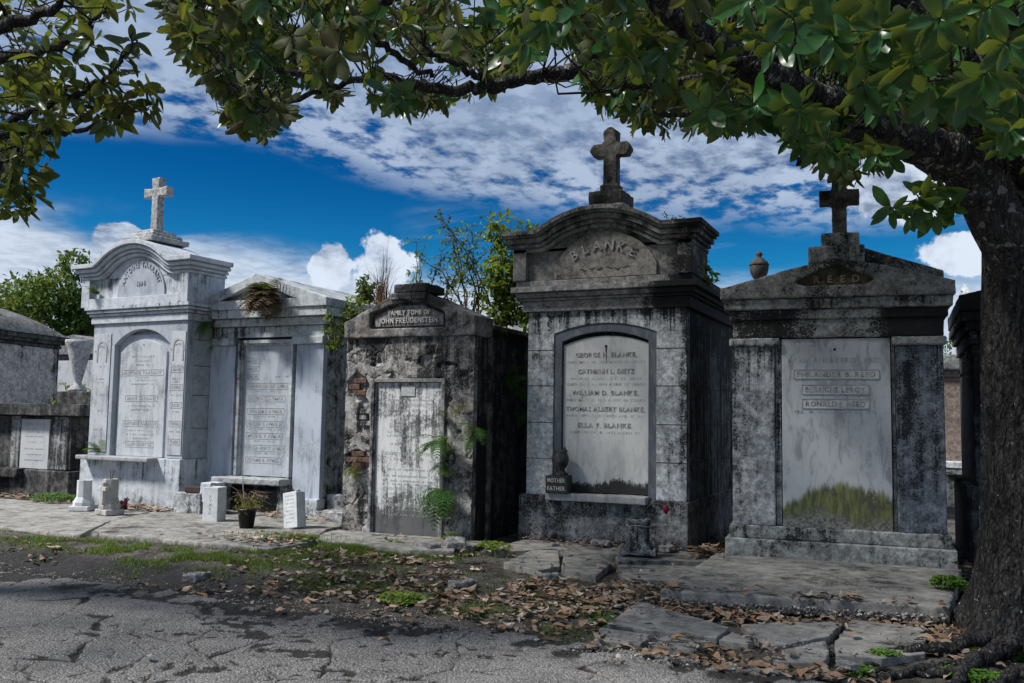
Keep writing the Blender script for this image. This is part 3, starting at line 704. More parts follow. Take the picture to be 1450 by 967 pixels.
# ---- tomb 2: pale gabled tomb
def tomb2():
    t = thing('tomb', 'low pale gabled tomb with a dried fern clump hanging from its pediment', 'tomb', (-10.2, 10.9, 0), 0, 'family tombs in a row')
    MB().box(.0, 2.08, .10, 2.5, .0, 2.62).build('wall', PAS, t, bev=.01)
    for x0, x1 in ((-.02, .47), (1.63, 2.12)):
        MB().box(x0, x1, .0, .098, .14, 2.52).build('pilaster', ML2, t, bev=.008)
        MB().box(x0 - .06, x1 + .01 if x0 > 1 else x1, -.05, .12, 2.523, 2.64).build('pilaster_cap', PAL, t, bev=.012)
    MB().box(-.04, 2.14, -.06, .14, -.08, .28).build('white_base', WHT, t, worn=(.018, .03, .12)) if False else None
    MB().box(-.06, .36, -.05, .13, -.08, .22).build('white_base', WHT, t, worn=(.016, .04, .15)); MB().box(1.64, 2.14, -.06, .13, -.08, .28).build('white_base', WHT, t, worn=(.016, .04, .15))
    MB().box(.47, .53, .04, .097, .54, 2.5).build('broken_edge_strip', PAS, t, worn=(.012, .03, .08))
    f = MB(); steps(f, -.02, 2.10, .02, 2.46, [(2.642, 2.80, .0), (2.80, 2.812, -.02), (2.812, 2.92, .06), (2.92, 2.935, .03), (2.935, 3.06, .13)]); f.build('cornice', PAL, t, bev=.012)
    g = MB(); L, Rr, ax = -.26, 2.24, .94
    g.prism([(L, 3.063), (.26, 3.063), (ax, 3.063), (1.62, 3.063), (Rr, 3.063), (Rr, 3.19), (ax, 3.60), (L, 3.19)], .0, 2.5)
    g.build('gable_roof', stone('gable paint', (.50, .53, .56), (.38, .40, .42), soot=(.03, .03, .03), cover=.24, streak=.2, seed=31, bs=.5, grain=.6, zones=(('Z', 3.35, 3.6, .1),)), t, bev=.01)
    g = MB(); g.prism([(L, 3.064), (.20, 3.064), (.20, 3.19), (.94, 3.455), (1.68, 3.19), (1.68, 3.064), (Rr, 3.064), (Rr, 3.19), (ax, 3.60), (L, 3.19)], -.14, -.001); g.box(.20, 1.68, -.13, -.001, 3.064, 3.20)
    g.build('pediment', PAL, t, bev=.012)
    fr = MB(); fr.box(.53, .58, -.01, .10, .56, 2.60); fr.box(1.52, 1.57, -.01, .10, .56, 2.60); fr.box(.58, 1.52, -.01, .10, 2.55, 2.60)
    fr.box(.58, .61, .02, .10, .56, 2.55); fr.box(1.49, 1.52, .02, .10, .56, 2.55); fr.box(.61, 1.49, .02, .10, 2.52, 2.55); fr.build('tablet_frame', PAL, t, bev=.004)
    MB().box(.611, 1.489, .06, .10, .56, 2.52).build('tablet', ML2T, t, bev=.003)
    MB().add(*_hole(1.05, 2.46, .058)).build('peg_hole', DKJ, t)
    y = .06
    inscription([('MARIA', .76, 2.29, .035, .2), ('AMALIA', .76, 2.17, .035, .2), ('CELIE', .76, 2.05, .035, .2), ('JOSEPHINE LEROUX AYMAR', 1.05, 1.91, .05, .82), ('JOSEPH L. AYMAR', 1.05, 1.72, .05, .64),
                 ('WILLIAM J. AYMAR', 1.04, 1.53, .05, .64), ('WALTER P. AYMAR JR', 1.04, 1.34, .05, .64), ('MICHAEL V. AYMAR', 1.03, 1.16, .05, .62), ('THERESA HORST AYMAR', 1.04, .98, .05, .78), ('JEROME B. HYMEL', 1.03, .80, .05, .6)], y, TXM, t, boxed=1, boxmat=TXM)
    inscription([('OCT. 23, 1910 — FEB. 18, 1973', 1.04, 1.26, .03, .66), ('1870 — 1906', 1.35, 2.05, .03, .3), ('1897 — 1978', 1.03, 1.83, .025, .4), ('APRIL 21, 1913 — MARCH 3, 1991', 1.03, .90, .025, .66), ('1921 — 1985', 1.03, 1.08, .025, .4), ('1901 — 1964', 1.03, 1.45, .025, .4), ('1899 — 1951', 1.03, 1.64, .025, .4)], y, TXD, t, name='date_line', depth=.004, bold=0)
    MB().box(.32, 1.59, -.24, .09, .45, .545).build('sill', ML4S, t, worn=(.014, .03, .15))
    [MB().box(a_, b_, -.10, .09, .0, .45).build('sill_support', PAS, t, worn=(.016, .03, .1)) for a_, b_ in ((.40, .50), (1.45, 1.58))]
    MB().box(.50, 1.45, .0, .09, .0, .45).build('niche_back', BLK, t)
    pl = MB().box(.53, 1.42, -.04, .0, .0, .37).build('dark_plaque', DRK, t, bev=.005)
    inscription([('HENRY AYMAR JR.', .95, .27, .035, .62), ('FEB. 1909', .93, .19, .028, .35), ('AUG. 1978', .93, .11, .028, .35)], -.04, TXW, t, name='plaque_lettering', depth=.003, bold=0)
    # side: pilaster strip and cap on the right flank
    MB().box(2.08, 2.125, .10, .62, .3, 2.55).build('side_pilaster', PAS, t, worn=(.02, .02, .1))
    MB().box(2.07, 2.17, .06, .68, 2.55, 2.66).build('side_cap', PAL, t, worn=(.02, .02, .1))
    st_ = MB(); st_.box(2.14, 2.95, -.12, 1.2, -.1, .13); st_.box(2.14, 2.9, .15, 1.3, .13, .34); st_.box(2.14, 2.9, .5, 1.4, .34, .55)
    st_.build('broken_steps', stone('whitewashed rubble', (.50, .52, .53), (.26, .27, .27), soot=(.03, .03, .03), cover=.4, streak=.2, seed=33, bs=.8, grain=.8), t, worn=(.02, .05, .2))


# ---- tomb 3: crumbling tomb with exposed brick
def tomb3():
    t = thing('tomb', 'crumbling soot stained tomb with patches of bare brick and ferns on its front', 'tomb', (-6.97, 9.9, 0), 0, 'family tombs in a row')
    # front render as a sheet with real fallen patches
    nx, nz = 190, 250; xs = np.linspace(0, 1.87, nx); zs = np.linspace(0, 2.485, nz); X, Z = np.meshgrid(xs, zs)
    pats = [(.17, 1.85, .17, .16), (.28, 1.45, .10, .26), (.20, .90, .21, .14), (.33, .30, .08, .22), (1.57, 1.0, .07, .10), (1.50, 2.12, .14, .05)]
    Mk = np.zeros_like(X)
    for a, c, rx, rz in pats: Mk = np.maximum(Mk, 1.15 - np.sqrt(((X - a) / rx) ** 2 + ((Z - c) / rz) ** 2))
    Mk = Mk + .8 * (fbm(X * 6, Z * 6, 5, 41) - .5); mask = sstep(Mk, .12, .24)
    Yf = -.018 * fbm(X * 2, Z * 2, 3, 42) + .012 * fbm(X * 10, Z * 10, 4, 43) + mask * (.036 + .02 * fbm(X * 16, Z * 16, 3, 44))
    ck = 1 - sstep(np.abs(fbm(X * 2.5, Z * 2.5, 4, 45) - .5), .0, .012); Yf += .02 * ck * (1 - mask)
    tab = (X > .43) & (X < 1.46) & (Z < 1.94); Yf = np.where(tab, .05, Yf)
    me = npmesh('front_render', np.stack([X.ravel(), Yf.ravel(), Z.ravel()], 1), grid_faces(nx, nz), RGH, True)
    link('front_render', me, t)
    w = MB().box(.002, 1.868, .10, .46, -.1, 2.60); w.build('wall', BLK, t)
    MB().box(.003, .0205, .01, .10, -.1, 2.48).build('left_quoin', RGH, t); MB().box(1.85, 1.869, .012, .10, -.1, 2.48).build('right_quoin', RGH, t)
    # bare bricks where the render has gone
    me = None; k = 0; r = random.Random(5)
    for i in range(30):
        z = .03 + i * .078; off = .11 if i % 2 else 0
        for j in range(10):
            x = j * .215 + off - .1; cx = x + .1
            if not (.02 < cx < 1.84) or (.40 < cx < 1.5 and z < 1.93): continue
            ix = int(np.clip(cx / 1.87 * nx, 0, nx - 1)); iz = int(np.clip((z + .033) / 2.485 * nz, 0, nz - 1))
            if Mk[iz, ix] < .34: continue
            if me is None:
                me = MB().box(-.1, .1, -.045, .05, -.032, .032).mesh('brick', BRK); me2 = MB().box(-.1, .1, -.045, .05, -.032, .032).mesh('brick', RGH)
            x0 = max(cx - .1, .03); x1 = min(cx + .1, 1.84)
            if cx < .45: x1 = min(x1, .405)
            if 1.4 < cx and z < 1.95: x0 = max(x0, 1.485)
            if x1 - x0 < .05: continue
            o = link('brick', me if r.random() < (.85 if (cx < .45 and (.7 < z < 1.05 or 1.6 < z < 2.0)) else .12) else me2, t); o.location = ((x0 + x1) / 2, .050 + r.uniform(-.008, .014), z + .033); o.scale = ((x1 - x0) / .2 * .95, 1, 1)
            o.rotation_euler = (0, r.uniform(-.03, .03), r.uniform(-.04, .04)); k += 1
            md = o.modifiers.new('edge', 'BEVEL'); md.width = .008; md.segments = 2
    # gable front with sunk lozenge panel
    hexp = [(.38, 2.60), (1.48, 2.60), (1.47, 2.79), (1.14, 2.93), (.77, 2.925), (.37, 2.80)]
    g = MB(); O = [(-.02, 2.487), (1.89, 2.487), (1.89, 2.73), (1.19, 3.03), (.69, 3.03), (.54, 2.95), (-.02, 2.69)]
    g.strip([hexp[0], hexp[1]], [(.38, 2.487), (1.48, 2.487)], -.05, .03); g = MB()
    g.prism([(-.02, 2.487), (1.89, 2.487), (1.89, 2.60), (-.02, 2.60)], -.05, .05)
    g.prism([(-.02, 2.60), (.38, 2.60), (.37, 2.80), (.77, 2.925), (.72, 3.03), (.69, 3.03), (.54, 2.95), (-.02, 2.69)], -.05, .05)
    g.prism([(1.48, 2.60), (1.89, 2.60), (1.89, 2.73), (1.19, 3.03), (1.15, 3.03), (1.14, 2.93), (1.47, 2.79)], -.05, .05)
    g.prism([(.77, 2.925), (1.14, 2.93), (1.15, 3.03), (.72, 3.03)], -.05, .05)
    g.prism([(-.02, 2.487), (1.89, 2.487), (1.89, 2.73), (1.19, 3.03), (.69, 3.03), (.54, 2.95), (-.02, 2.69)], .05, .47)
    g.build('gable', RGC, t, worn=(.014, .018, .2))
    MB().prism([(x, z) for x, z in [(.42, 2.625), (1.44, 2.625), (1.43, 2.77), (1.12, 2.895), (.79, 2.89), (.42, 2.775)]], .0, .05).build('name_panel', stone('name panel', (.27, .275, .28), (.18, .18, .185), cover=.3, seed=40, bs=.3, streak=.2, grain=.6), t, bev=.008)
    text_mb(text_mb(MB(), 'FAMILY TOMB OF', .085, .035, .94, 2.80, .0, bold=.022, width=.62), 'JOHN FREUDENSTEIN.', .092, .035, .94, 2.70, .0, bold=.018, width=.88).build('raised_name', plain('pale raised letter', (.46, .45, .43), sc=25), t)['kind'] = 'stuff'
    for x0, x1 in ((.68, .82), (.83, 1.0), (1.01, 1.20)): MB().prism([(x0, 2.96), (x1, 2.96), (x1 + .01, 3.045), (x0 - .01, 3.045)], -.075, .1).build('keystone', RGC, t, worn=(.012, .02, .1))
    MB().box(.73, 1.21, -.07, .42, 3.05, 3.16).build('top_block', RGC, t, worn=(.014, .03, .2))
    fr = MB(); fr.box(.41, .455, -.03, .06, .0, 1.96); fr.box(1.44, 1.485, -.03, .06, -.02, 1.96); fr.box(.455, 1.44, -.03, .06, 1.915, 1.96); fr.box(.455, .475, -.012, .06, 0, 1.915); fr.box(1.42, 1.44, -.012, .06, 0, 1.915)
    fr.build('tablet_frame', stone('grey frame', (.36, .36, .35), (.25, .25, .25), cover=.35, streak=.6, seed=44, bs=.5, grain=.5), t, bev=.006)
    MB().box(.476, 1.419, .015, .06, -.01, 1.912).build('tablet', ML3, t, bev=.004)
    em = MB().box(.84, 1.04, .004, .015, 1.74, 1.88); em.build('carved_emblem', TXM, t, bev=.003)
    inscription([('ROBERT & FREUDENSTEIN', .95, 1.63, .04, .8), ('ELIZABETH FREUDENSTEIN', .93, 1.02, .04, .75), ('JOHN FREUDENSTEIN', .95, .58, .04, .72), ('CAROLINE FREUDENSTEIN', .95, .38, .04, .76)], .015, TXD, t, depth=.003, bold=0)
    microtext([(z, w) for z, w in ((1.69, .7), (1.56, .6), (1.50, .7), (1.36, .5), (1.24, .6), (1.14, .5), (.95, .5), (.82, .6), (.74, .7), (.68, .75), (.64, .7), (.52, .5), (.46, .6), (.32, .5), (.26, .6))], .015, .48, 1.42, TXD, t, seed=7)
    # lower rear chamber
    MB().box(.05, 1.86, .462, 2.7, -.1, 2.60).build('rear_chamber', BLK, t, worn=(.03, .03, .3))
    MB().box(.0, 1.91, .472, 2.75, 2.60, 2.66).build('rear_roof', ST0R, t, bev=.01)
    MB().box(1.865, 1.90, .38, .46, -.05, 2.5).build('corner_strip', stone('grey corner strip', (.22, .22, .21), (.12, .12, .12), cover=.5, seed=46), t)


# ---- tomb 4: big black crusted tomb with arched pediment
def tomb4():
    t = thing('tomb', 'large mildewed tomb with black arched pediment and dark stone cross, centre of the row', 'tomb', (-4.67, 10.37, 0), 0, 'family tombs in a row')
    MB().box(-.02, 2.09, .0, 3.4, -.1, .56).build('plinth', B4P, t, worn=(.018, .014, .25))
    w = MB(); arched_wall(w, .05, 2.06, .562, 2.805, .40, 1.70, 2.53, 2.65, .06, .20)
    w.build('front_wall', B4W, t, bev=.006)
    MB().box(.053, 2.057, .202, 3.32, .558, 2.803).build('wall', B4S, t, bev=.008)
    for z in (1.0, 1.44, 1.89, 2.33):
        for x0, x1 in ((.052, .40), (1.70, 2.058)): MB().box(x0, x1, .0575, .062, z - .004, z + .004).build('joint', DKJ, t)
        MB().box(2.055, 2.0595, .062, 2.42, z - .004, z + .004).build('joint', DKJ, t)
    r = MB(); arched_ring(r, .402, 1.698, .562, 2.53, 2.648, .10, .075, .20); r.build('arch_frame', ML4B, t, bev=.005)
    MB().box(.45, 1.65, .15, .199, .57, 2.5).build('recess_back', DKJ, t)
    s = MB(); arched_slab(s, .51, 1.62, .61, 2.39, 2.50, .11, .15); s.build('tablet', ML4, t, bev=.006)
    MB().add(*_hole(1.06, 2.37, .108, .018)).build('peg_hole', DKJ, t); MB().prism([(1.05, 2.36), (1.07, 2.36), (1.062, 2.17)], .106, .11).build('rust_run', plain('rust run', (.06, .05, .04)), t)
    inscription([('GEORGE H. BLANKE,', 1.06, 2.27, .055, .78), ('CATHERIN L. DIETZ', 1.06, 2.07, .055, .72), ('WILLIAM D. BLANKE,', 1.05, 1.81, .055, .84), ('THOMAS ALBERT BLANKE,', 1.05, 1.615, .055, 1.0), ('ELLA F. BLANKE.', 1.05, 1.42, .055, .70)], .11, TXB, t, depth=.012)
    inscription([('DIED MAY 28, 1894 AGED 72 YEARS', 1.06, 2.18, .03, 1.0), ('BORN AUGUST 11, 1833', 1.06, 1.98, .03, .9), ('DIED JULY 16, 1903 AGED 70 YEARS', 1.06, 1.91, .03, 1.0), ('DIED MAY 18, 1906 AGED 46 YEARS', 1.05, 1.72, .03, 1.0), ('BORN SEPT. 7, 1857 DIED APR. 17, 1917', 1.05, 1.53, .03, 1.0), ('DIED NOV. 8, 1931 AGED 77', 1.05, 1.33, .03, .9)], .11, TXD, t, name='date_line', depth=.003, bold=0)
    MB().box(.37, 1.62, -.10, .12, .515, .60).build('sill', ML4S, t, worn=(.012, .02, .2))
    f = MB(); steps(f, .0, 2.09, .03, 3.34, [(2.807, 2.94, .015)]); f.build('frieze', B4L, t, bev=.01)
    f = MB(); steps(f, .0, 2.09, .03, 3.34, [(2.942, 2.965, .05), (2.965, 2.978, .03), (2.978, 3.03, .08), (3.03, 3.042, .06), (3.042, 3.11, .13)]); f.build('cornice', B4L, t, bev=.014)
    f = MB(); steps(f, -.07, 2.12, .0, .72, [(3.112, 3.19, .02)]); f.build('ledge', stone('pale lichened ledge', (.42, .42, .40), (.30, .30, .29), cover=.30, streak=.1, seed=51, grain=1.0, bs=.6, zones=(('X', 1.75, 2.0, .3),)), t, bev=.01)
    a = MB(); a.box(-.12, .06, -.06, .74, 3.192, 3.60); a.box(1.98, 2.15, -.06, .74, 3.192, 3.60); a.box(.06, 1.98, .02, .74, 3.192, 3.60); arched_slab(a, .30, 1.74, 3.55, 3.60, 3.84, .02, .74)
    a.build('attic', B4C, t, bev=.008)
    path = arch_path(-.10, 2.14, 3.545, .32, 1.72, 3.80, fillet=.07)
    c = MB(); courses(c, path, -.10, 2.14, .76, [(0, .045, .02), (.045, .058, -.0), (.058, .095, .05), (.095, .108, .03), (.108, .16, .09), (.16, .173, .07), (.173, .205, .12), (.205, .255, .15)], y0=-.04); c.build('arched_cornice', B4C, t, bev=.01)
    ty = MB(); arched_slab(ty, .42, 1.72, 3.195, 3.35, 3.76, -.015, .02, 20); ty.build('tympanum_stone', B4T, t, bev=.006)
    letters('BLANKE', .165, .035, 1.06, 2.87, -.015, .66, .84, B4L, t)
    sc = MB(); r_ = random.Random(2)
    for k in range(6):
        x = .75 + k * .11; sc.tube([(x + .1 * u, -.02 + .004 * sin(u * 9), 3.30 + .012 * sin(u * 6 + k * 2) + .012 * (k % 2)) for u in np.linspace(0, 1, 7)], [.002, .004, .005, .004, .005, .003, .002], 4)
    sc.build('carved_scroll', plain('carved scroll', (.07, .065, .06)), t)
    bp = MB(); steps(bp, 1.05, 1.05, .27, .33, [(4.035, 4.10, .265)]); bp.build('cross_footing', CRS, t, worn=(.014, .015, .1))
    bp = MB(); steps(bp, 1.05, 1.05, .27, .33, [(4.10, 4.28, .215)]); bp.build('cross_base', CRD, t, worn=(.014, .02, .12))
    cr = MB(); cr.box(.93, 1.17, .20, .40, 4.27, 4.39); cross(cr, 1.05, 4.3, 5.12, .175, 4.84, .52, .165, .22, .38, point=.045); cr.build('cross', CRD, t, worn=(.013, .016, .1))
    # low parapet along the side behind the attic
    MB().box(.02, 2.1, .77, 3.3, 3.113, 3.26).build('rear_roof', B4C, t, bev=.02)
    ck = MB().tube([(.33 + .03 * sin(i * 1.9), .052 if z < 2.8 else -.0, z) for i, z in enumerate(np.linspace(2.58, 2.80, 8))], .005, 4); ck.build('crack', DKJ, t)


# ---- tomb 5: dark gabled tomb beside the tree
def tomb5():
    t = thing('tomb', 'dark lichened gabled tomb with a mossy unframed tablet beside the tree trunk', 'tomb', (-2.01, 9.65, 0), rad(5.5), 'family tombs in a row')
    MB().box(.0, 2.18, .0, 2.5, .10, .295).build('plinth', C5, t, worn=(.015, .02, .2))
    MB().box(.035, 2.13, .04, 2.46, .296, .43).build('base_course', C5, t, worn=(.015, .02, .2))
    MB().box(.08, 2.10, .16, 2.4, .43, 2.36).build('wall', BLK, t)
    MB().box(.07, .50, .07, .162, .43, 2.275).build('pilaster', C5L, t, worn=(.012, .008, .15)); MB().box(1.66, 2.10, .07, .162, .43, 2.275).build('pilaster', C5R, t, worn=(.012, .008, .15))
    MB().box(.505, .56, .11, .162, .43, 2.34).build('jamb_strip', C5L, t, bev=.004); MB().box(1.625, 1.655, .11, .162, .43, 2.34).build('jamb_strip', C5, t, bev=.004)
    MB().box(.04, .55, .035, .20, 2.276, 2.362).build('pilaster_cap', C5L, t, worn=(.013, .014, .1)); MB().box(1.63, 2.13, .035, .20, 2.276, 2.362).build('pilaster_cap', C5, t, worn=(.013, .014, .1))
    fz = stone('dark frieze pale at the middle', (.50, .505, .49), (.32, .325, .31), soot=(.016, .019, .017), cover=.34, streak=.3, seed=61, grain=1.0, bs=.6, zones=(('X', 1.45, 1.65, .30), ('X', .78, .60, .20)))
    MB().box(.08, 2.11, .06, 2.4, 2.364, 2.55).build('frieze', fz, t, worn=(.014, .014, .15))
    MB().box(.045, 2.15, .03, 2.45, 2.552, 2.655).build('lower_band', fz, t, worn=(.014, .02, .2)); MB().box(.0, 2.19, -.01, 2.48, 2.657, 2.765).build('upper_band', C5, t, worn=(.014, .02, .2))
    pg = stone('pediment render', (.38, .385, .37), (.22, .225, .218), soot=(.016, .018, .016), cover=.26, streak=.3, seed=62, grain=1.0, bs=.7, zones=(('Z', 2.95, 3.15, .12),))
    loz = [(.72, 2.91), (.82, 2.885), (1.38, 2.885), (1.48, 2.93), (1.46, 2.965), (1.20, 3.06), (1.09, 3.08), (.98, 3.06), (.74, 2.95)]
    g = MB(); L, Rr = -.04, 2.21
    g.prism([(L, 2.768), (Rr, 2.768), (Rr, 2.90), (1.50, 3.085), (1.09, 3.165), (.7, 3.07), (L, 2.885)], .035, 2.48)
    g.prism([(L, 2.768), (Rr, 2.768), (Rr, 2.87), (1.38, 2.885), (.82, 2.885), (L, 2.86)], -.05, .035)
    g.prism([(L, 2.86), (.82, 2.885), (.72, 2.91), (.74, 2.95), (.98, 3.06), (1.09, 3.08), (1.09, 3.165), (.7, 3.075), (L, 2.885)], -.05, .035)
    g.prism([(Rr, 2.87), (Rr, 2.90), (1.50, 3.09), (1.09, 3.165), (1.09, 3.08), (1.20, 3.06), (1.46, 2.965), (1.48, 2.93), (1.38, 2.885)], -.05, .035)
    g.build('pediment', pg, t, worn=(.013, .012, .15))
    MB().prism(loz, .005, .034).build('name_panel', stone('brown panel', (.15, .12, .08), (.09, .075, .055), cover=.25, streak=0, seed=63, bs=.4), t)
    mr = plain('brown letter', (.26, .22, .16)); [text_mb(MB(), ch, .10, .02, .93 + .125 * i, 2.955, .005, bold=.02).build('letter', mr, t) for i, ch in enumerate('REED')]
    g = MB().prism([(1.39, 3.10), (2.14, 2.93), (2.14, 3.045), (1.39, 3.31)], .25, 2.3); g.build('raised_roof_slab', pg, t, worn=(.016, .014, .2))
    MB().box(.845, 1.39, .02, .8, 3.12, 3.305).build('step_block', C5, t, worn=(.014, .014, .1))
    MB().box(.975, 1.345, .12, .60, 3.30, 3.455).build('cross_base', C5, t, worn=(.014, .014, .1))
    cr = MB(); cross(cr, 1.155, 3.45, 4.16, .145, 3.87, .40, .155, .28, .42); cr.build('cross', CRD, t, worn=(.013, .014, .1))
    MB().box(.57, 1.615, .085, .155, .405, 2.352).build('tablet', ML5, t, bev=.004)
    MB().add(*_hole(1.09, 2.24, .083, .014)).build('peg_hole', DKJ, t)
    [MB().box(1.09 - w_ / 2 - .03, 1.09 + w_ / 2 + .03, .0815, .086, z_ - .043, z_ + .043).build('name_band', pb_, t) for w_, z_, pb_ in ((.78, 1.985, ML4), (.60, 1.83, PBN), (.60, 1.685, PBN))]
    inscription([('PHILANDER B. REED', 1.10, 1.985, .05, .76), ('BLANCHE LEROY', 1.09, 1.83, .055, .58), ('RONALD J. REED', 1.09, 1.685, .055, .58)], .0815, TXB, t, depth=.005, boxed=1, boxmat=TXM)
    inscription([('MARIA ALICE LEROY REED', 1.09, 2.13, .05, .92), ('1906 - 1972', 1.05, 1.90, .03, .3), ('FEB. 18, 1915 — MAY 24, 1976', 1.09, 1.60, .03, .8)], .085, TXD, t, depth=.003, bold=0, name='faint_line')


tomb1(); tomb2(); tomb3(); tomb4(); tomb5()


# ---- low dark tomb at the left edge
X00 = -18.7; Z00 = (2.92, .62)
ML4S2 = marble('plain white tablet', (.50, .51, .52), (.40, .41, .43), seed=17, grime=.25)


def tomb0():
    t = thing('tomb', 'low dark box tomb with a white tablet at the left end of the row', 'tomb', (-13.72, 11.3, 0), 0, 'family tombs in a row')
    MB().box(-3.2, .16, -.10, 1.6, -.1, .44).build('plinth', ST0, t, worn=(.025, .03, .3)); MB().box(-3.2, -1.9 + .9, -.22, .0, .28, .46).build('plinth_ledge', ST0, t, worn=(.025, .03, .3))
    MB().box(-3.0, .0, .05, 1.5, .44, 1.39).build('lower_wall', ST0, t, worn=(.025, .015, .3))
    wp = stone('white washed pier', (.42, .43, .44), (.25, .25, .25), soot=(.03, .03, .03), cover=.42, streak=.9, seed=71, grain=.6)
    MB().box(-.52, -.08, .02, .06, .45, 1.38).build('pier', wp, t, bev=.01); MB().box(-1.52, -1.28, .02, .06, .45, 1.38).build('pier', wp, t, bev=.01)
    MB().box(-1.25, -.52, .01, .06, .45, 1.33).build('tablet', ML4S2, t, bev=.006)
    inscription([('MARIE CELESTE', -.88, 1.24, .04, .5)], .01, TXD, t, depth=.003, bold=0); microtext([(1.1, .4), (1.02, .5), (.92, .4), (.8, .5), (.7, .4), (.6, .5)], .01, -1.2, -.56, TXD, t, seed=4)
    MB().box(-3.2, .42, -.15, 1.7, 1.395, 1.60).build('shelf', ST0, t, worn=(.025, .02, .3))

def tomb00():
    e = G(83, 493, 1.5) if False else None
    t = thing('tomb', 'brown grey sarcophagus tomb with a curved roof behind the low dark box tomb', 'tomb', (X00, 15.0, 0), math.atan2(-.97, .22), 'family tombs in a row')
    zt, zr = Z00
    MB().box(.0, 7, -2.4, 0, 1.0, zt).build('body', ST0B, t, bev=.015); MB().box(-.1, 7, -2.5, .1, -.1, 1.0).build('base', ST0, t, bev=.02)
    c = MB(); steps(c, .0, 7, -2.4, 0, [(zt + .002, zt + .07, .03), (zt + .07, zt + .09, .01), (zt + .09, zt + .17, .08), (zt + .17, zt + .27, .14)]); c.build('cornice', ST0, t, bev=.014)
    z0 = zt + .272; V = []; xs_ = [-.17, -.12, .05, .3, .6, 1.0, 1.5, 2.2, 3, 5, 7]; ys_ = np.linspace(-2.57, .17, 21)
    for x in xs_:
        k = math.sqrt(max(0, 1 - max(0, 1 - (x + .17) / 1.5) ** 2))
        for y in ys_: q = (y + 1.2) / 1.37; V.append((x, y, z0 + zr * k * max(0, 1 - abs(q) ** 2.4) ** .8))
    n = len(ys_); Fc = [(i * n + j, i * n + j + 1, (i + 1) * n + j + 1, (i + 1) * n + j) for i in range(len(xs_) - 1) for j in range(n - 1)]
    MB().add(V, [f[::-1] for f in Fc]).build('curved_roof', ST0R, t, smooth=True)


def tomb6():
    t = thing('tomb', 'nearly black tomb half hidden behind the tree trunk', 'tomb', (.27, 10.9, 0), rad(2), 'family tombs in a row')
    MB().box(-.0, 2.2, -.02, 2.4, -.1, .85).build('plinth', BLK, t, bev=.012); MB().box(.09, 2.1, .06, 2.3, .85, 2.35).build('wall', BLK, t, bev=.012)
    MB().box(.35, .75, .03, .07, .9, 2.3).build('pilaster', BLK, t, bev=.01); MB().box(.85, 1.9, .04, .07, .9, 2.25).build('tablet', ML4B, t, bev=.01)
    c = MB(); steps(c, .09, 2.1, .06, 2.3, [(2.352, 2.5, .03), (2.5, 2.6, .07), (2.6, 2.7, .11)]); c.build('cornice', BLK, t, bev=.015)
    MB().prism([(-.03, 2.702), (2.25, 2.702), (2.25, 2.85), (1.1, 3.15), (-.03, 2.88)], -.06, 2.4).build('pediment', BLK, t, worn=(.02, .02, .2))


tomb0(); tomb00(); tomb6()


def small_tomb(loc, rz, w, d, h, mat, label, gable=.35, name='tomb', pitched=True):
    t = thing(name, label, 'tomb', loc, rz, 'tombs in the rows behind')
    MB().box(-w / 2 - .06, w / 2 + .06, -.06, d + .06, -.1, .4).build('plinth', mat, t, bev=.02); MB().box(-w / 2, w / 2, 0, d, .4, h).build('wall', mat, t, bev=.02)
    MB().box(-w / 2 - .1, w / 2 + .1, -.1, d + .1, h, h + .18).build('cornice', mat, t, bev=.02)
    if pitched: MB().prism([(-w / 2 - .12, h + .182), (w / 2 + .12, h + .182), (0, h + .18 + gable)], -.1, d + .1).build('gable_roof', mat, t, bev=.01)
    MB().box(-w * .28, w * .28, -.03, .0, .5, h - .15).build('tablet', ML1, t, bev=.01)


WH2 = stone('far whitewash', (.58, .60, .62), (.46, .48, .5), cover=.14, seed=81); GR2 = stone('far grey render', (.26, .27, .27), (.18, .19, .19), cover=.34, seed=82)
small_tomb((-6.9, 16, 0), 0, 1.9, 2.4, 3.45, WH2, 'white gabled tomb glimpsed between the brick patched tomb and the large arched one', .6)
small_tomb((-20.6, 17.0, 0), 0, 3.2, 2.2, 2.95, GR2, 'stepped grey tomb glimpsed behind the urn left of the tall white tomb', .35)
small_tomb((-12.6, 17.5, 0), 0, 2.0, 2.4, 2.6, WH2, 'pale tomb standing behind the tall white tomb', .5)
small_tomb((-2.6, 15.4, 0), 0, 2.0, 2.2, 3.3, GR2, 'grey tomb behind the row that carries a stone urn', .4, pitched=False)
small_tomb((3.6, 17.0, 0), 0, 2.2, 2.4, 2.7, WH2, 'pale tomb further back on the far side of the tree', .5)

UR = stone('urn stone', (.09, .08, .07), (.055, .05, .043), cover=.40, streak=.2, seed=83); UW = stone('white urn', (.55, .55, .55), (.42, .42, .43), cover=.12, seed=84)


def urn(loc, s, mat, label):
    t = thing('urn', label, 'urn', loc)
    MB().lathe([(.10, 0), (.11, .03), (.07, .06), (.05, .10), (.06, .13), (.11, .18), (.155, .27), (.17, .36), (.165, .40)], 20).build('body', mat, t, smooth=True).scale = (s, s, s)
    MB().lathe([(.175, .40), (.18, .42), (.15, .47), (.10, .52), (.05, .55), (.045, .57), (.065, .60), (.06, .63), (.02, .66), (.005, .69)], 20).build('lid', mat, t, smooth=True).scale = (s, s, s); return t


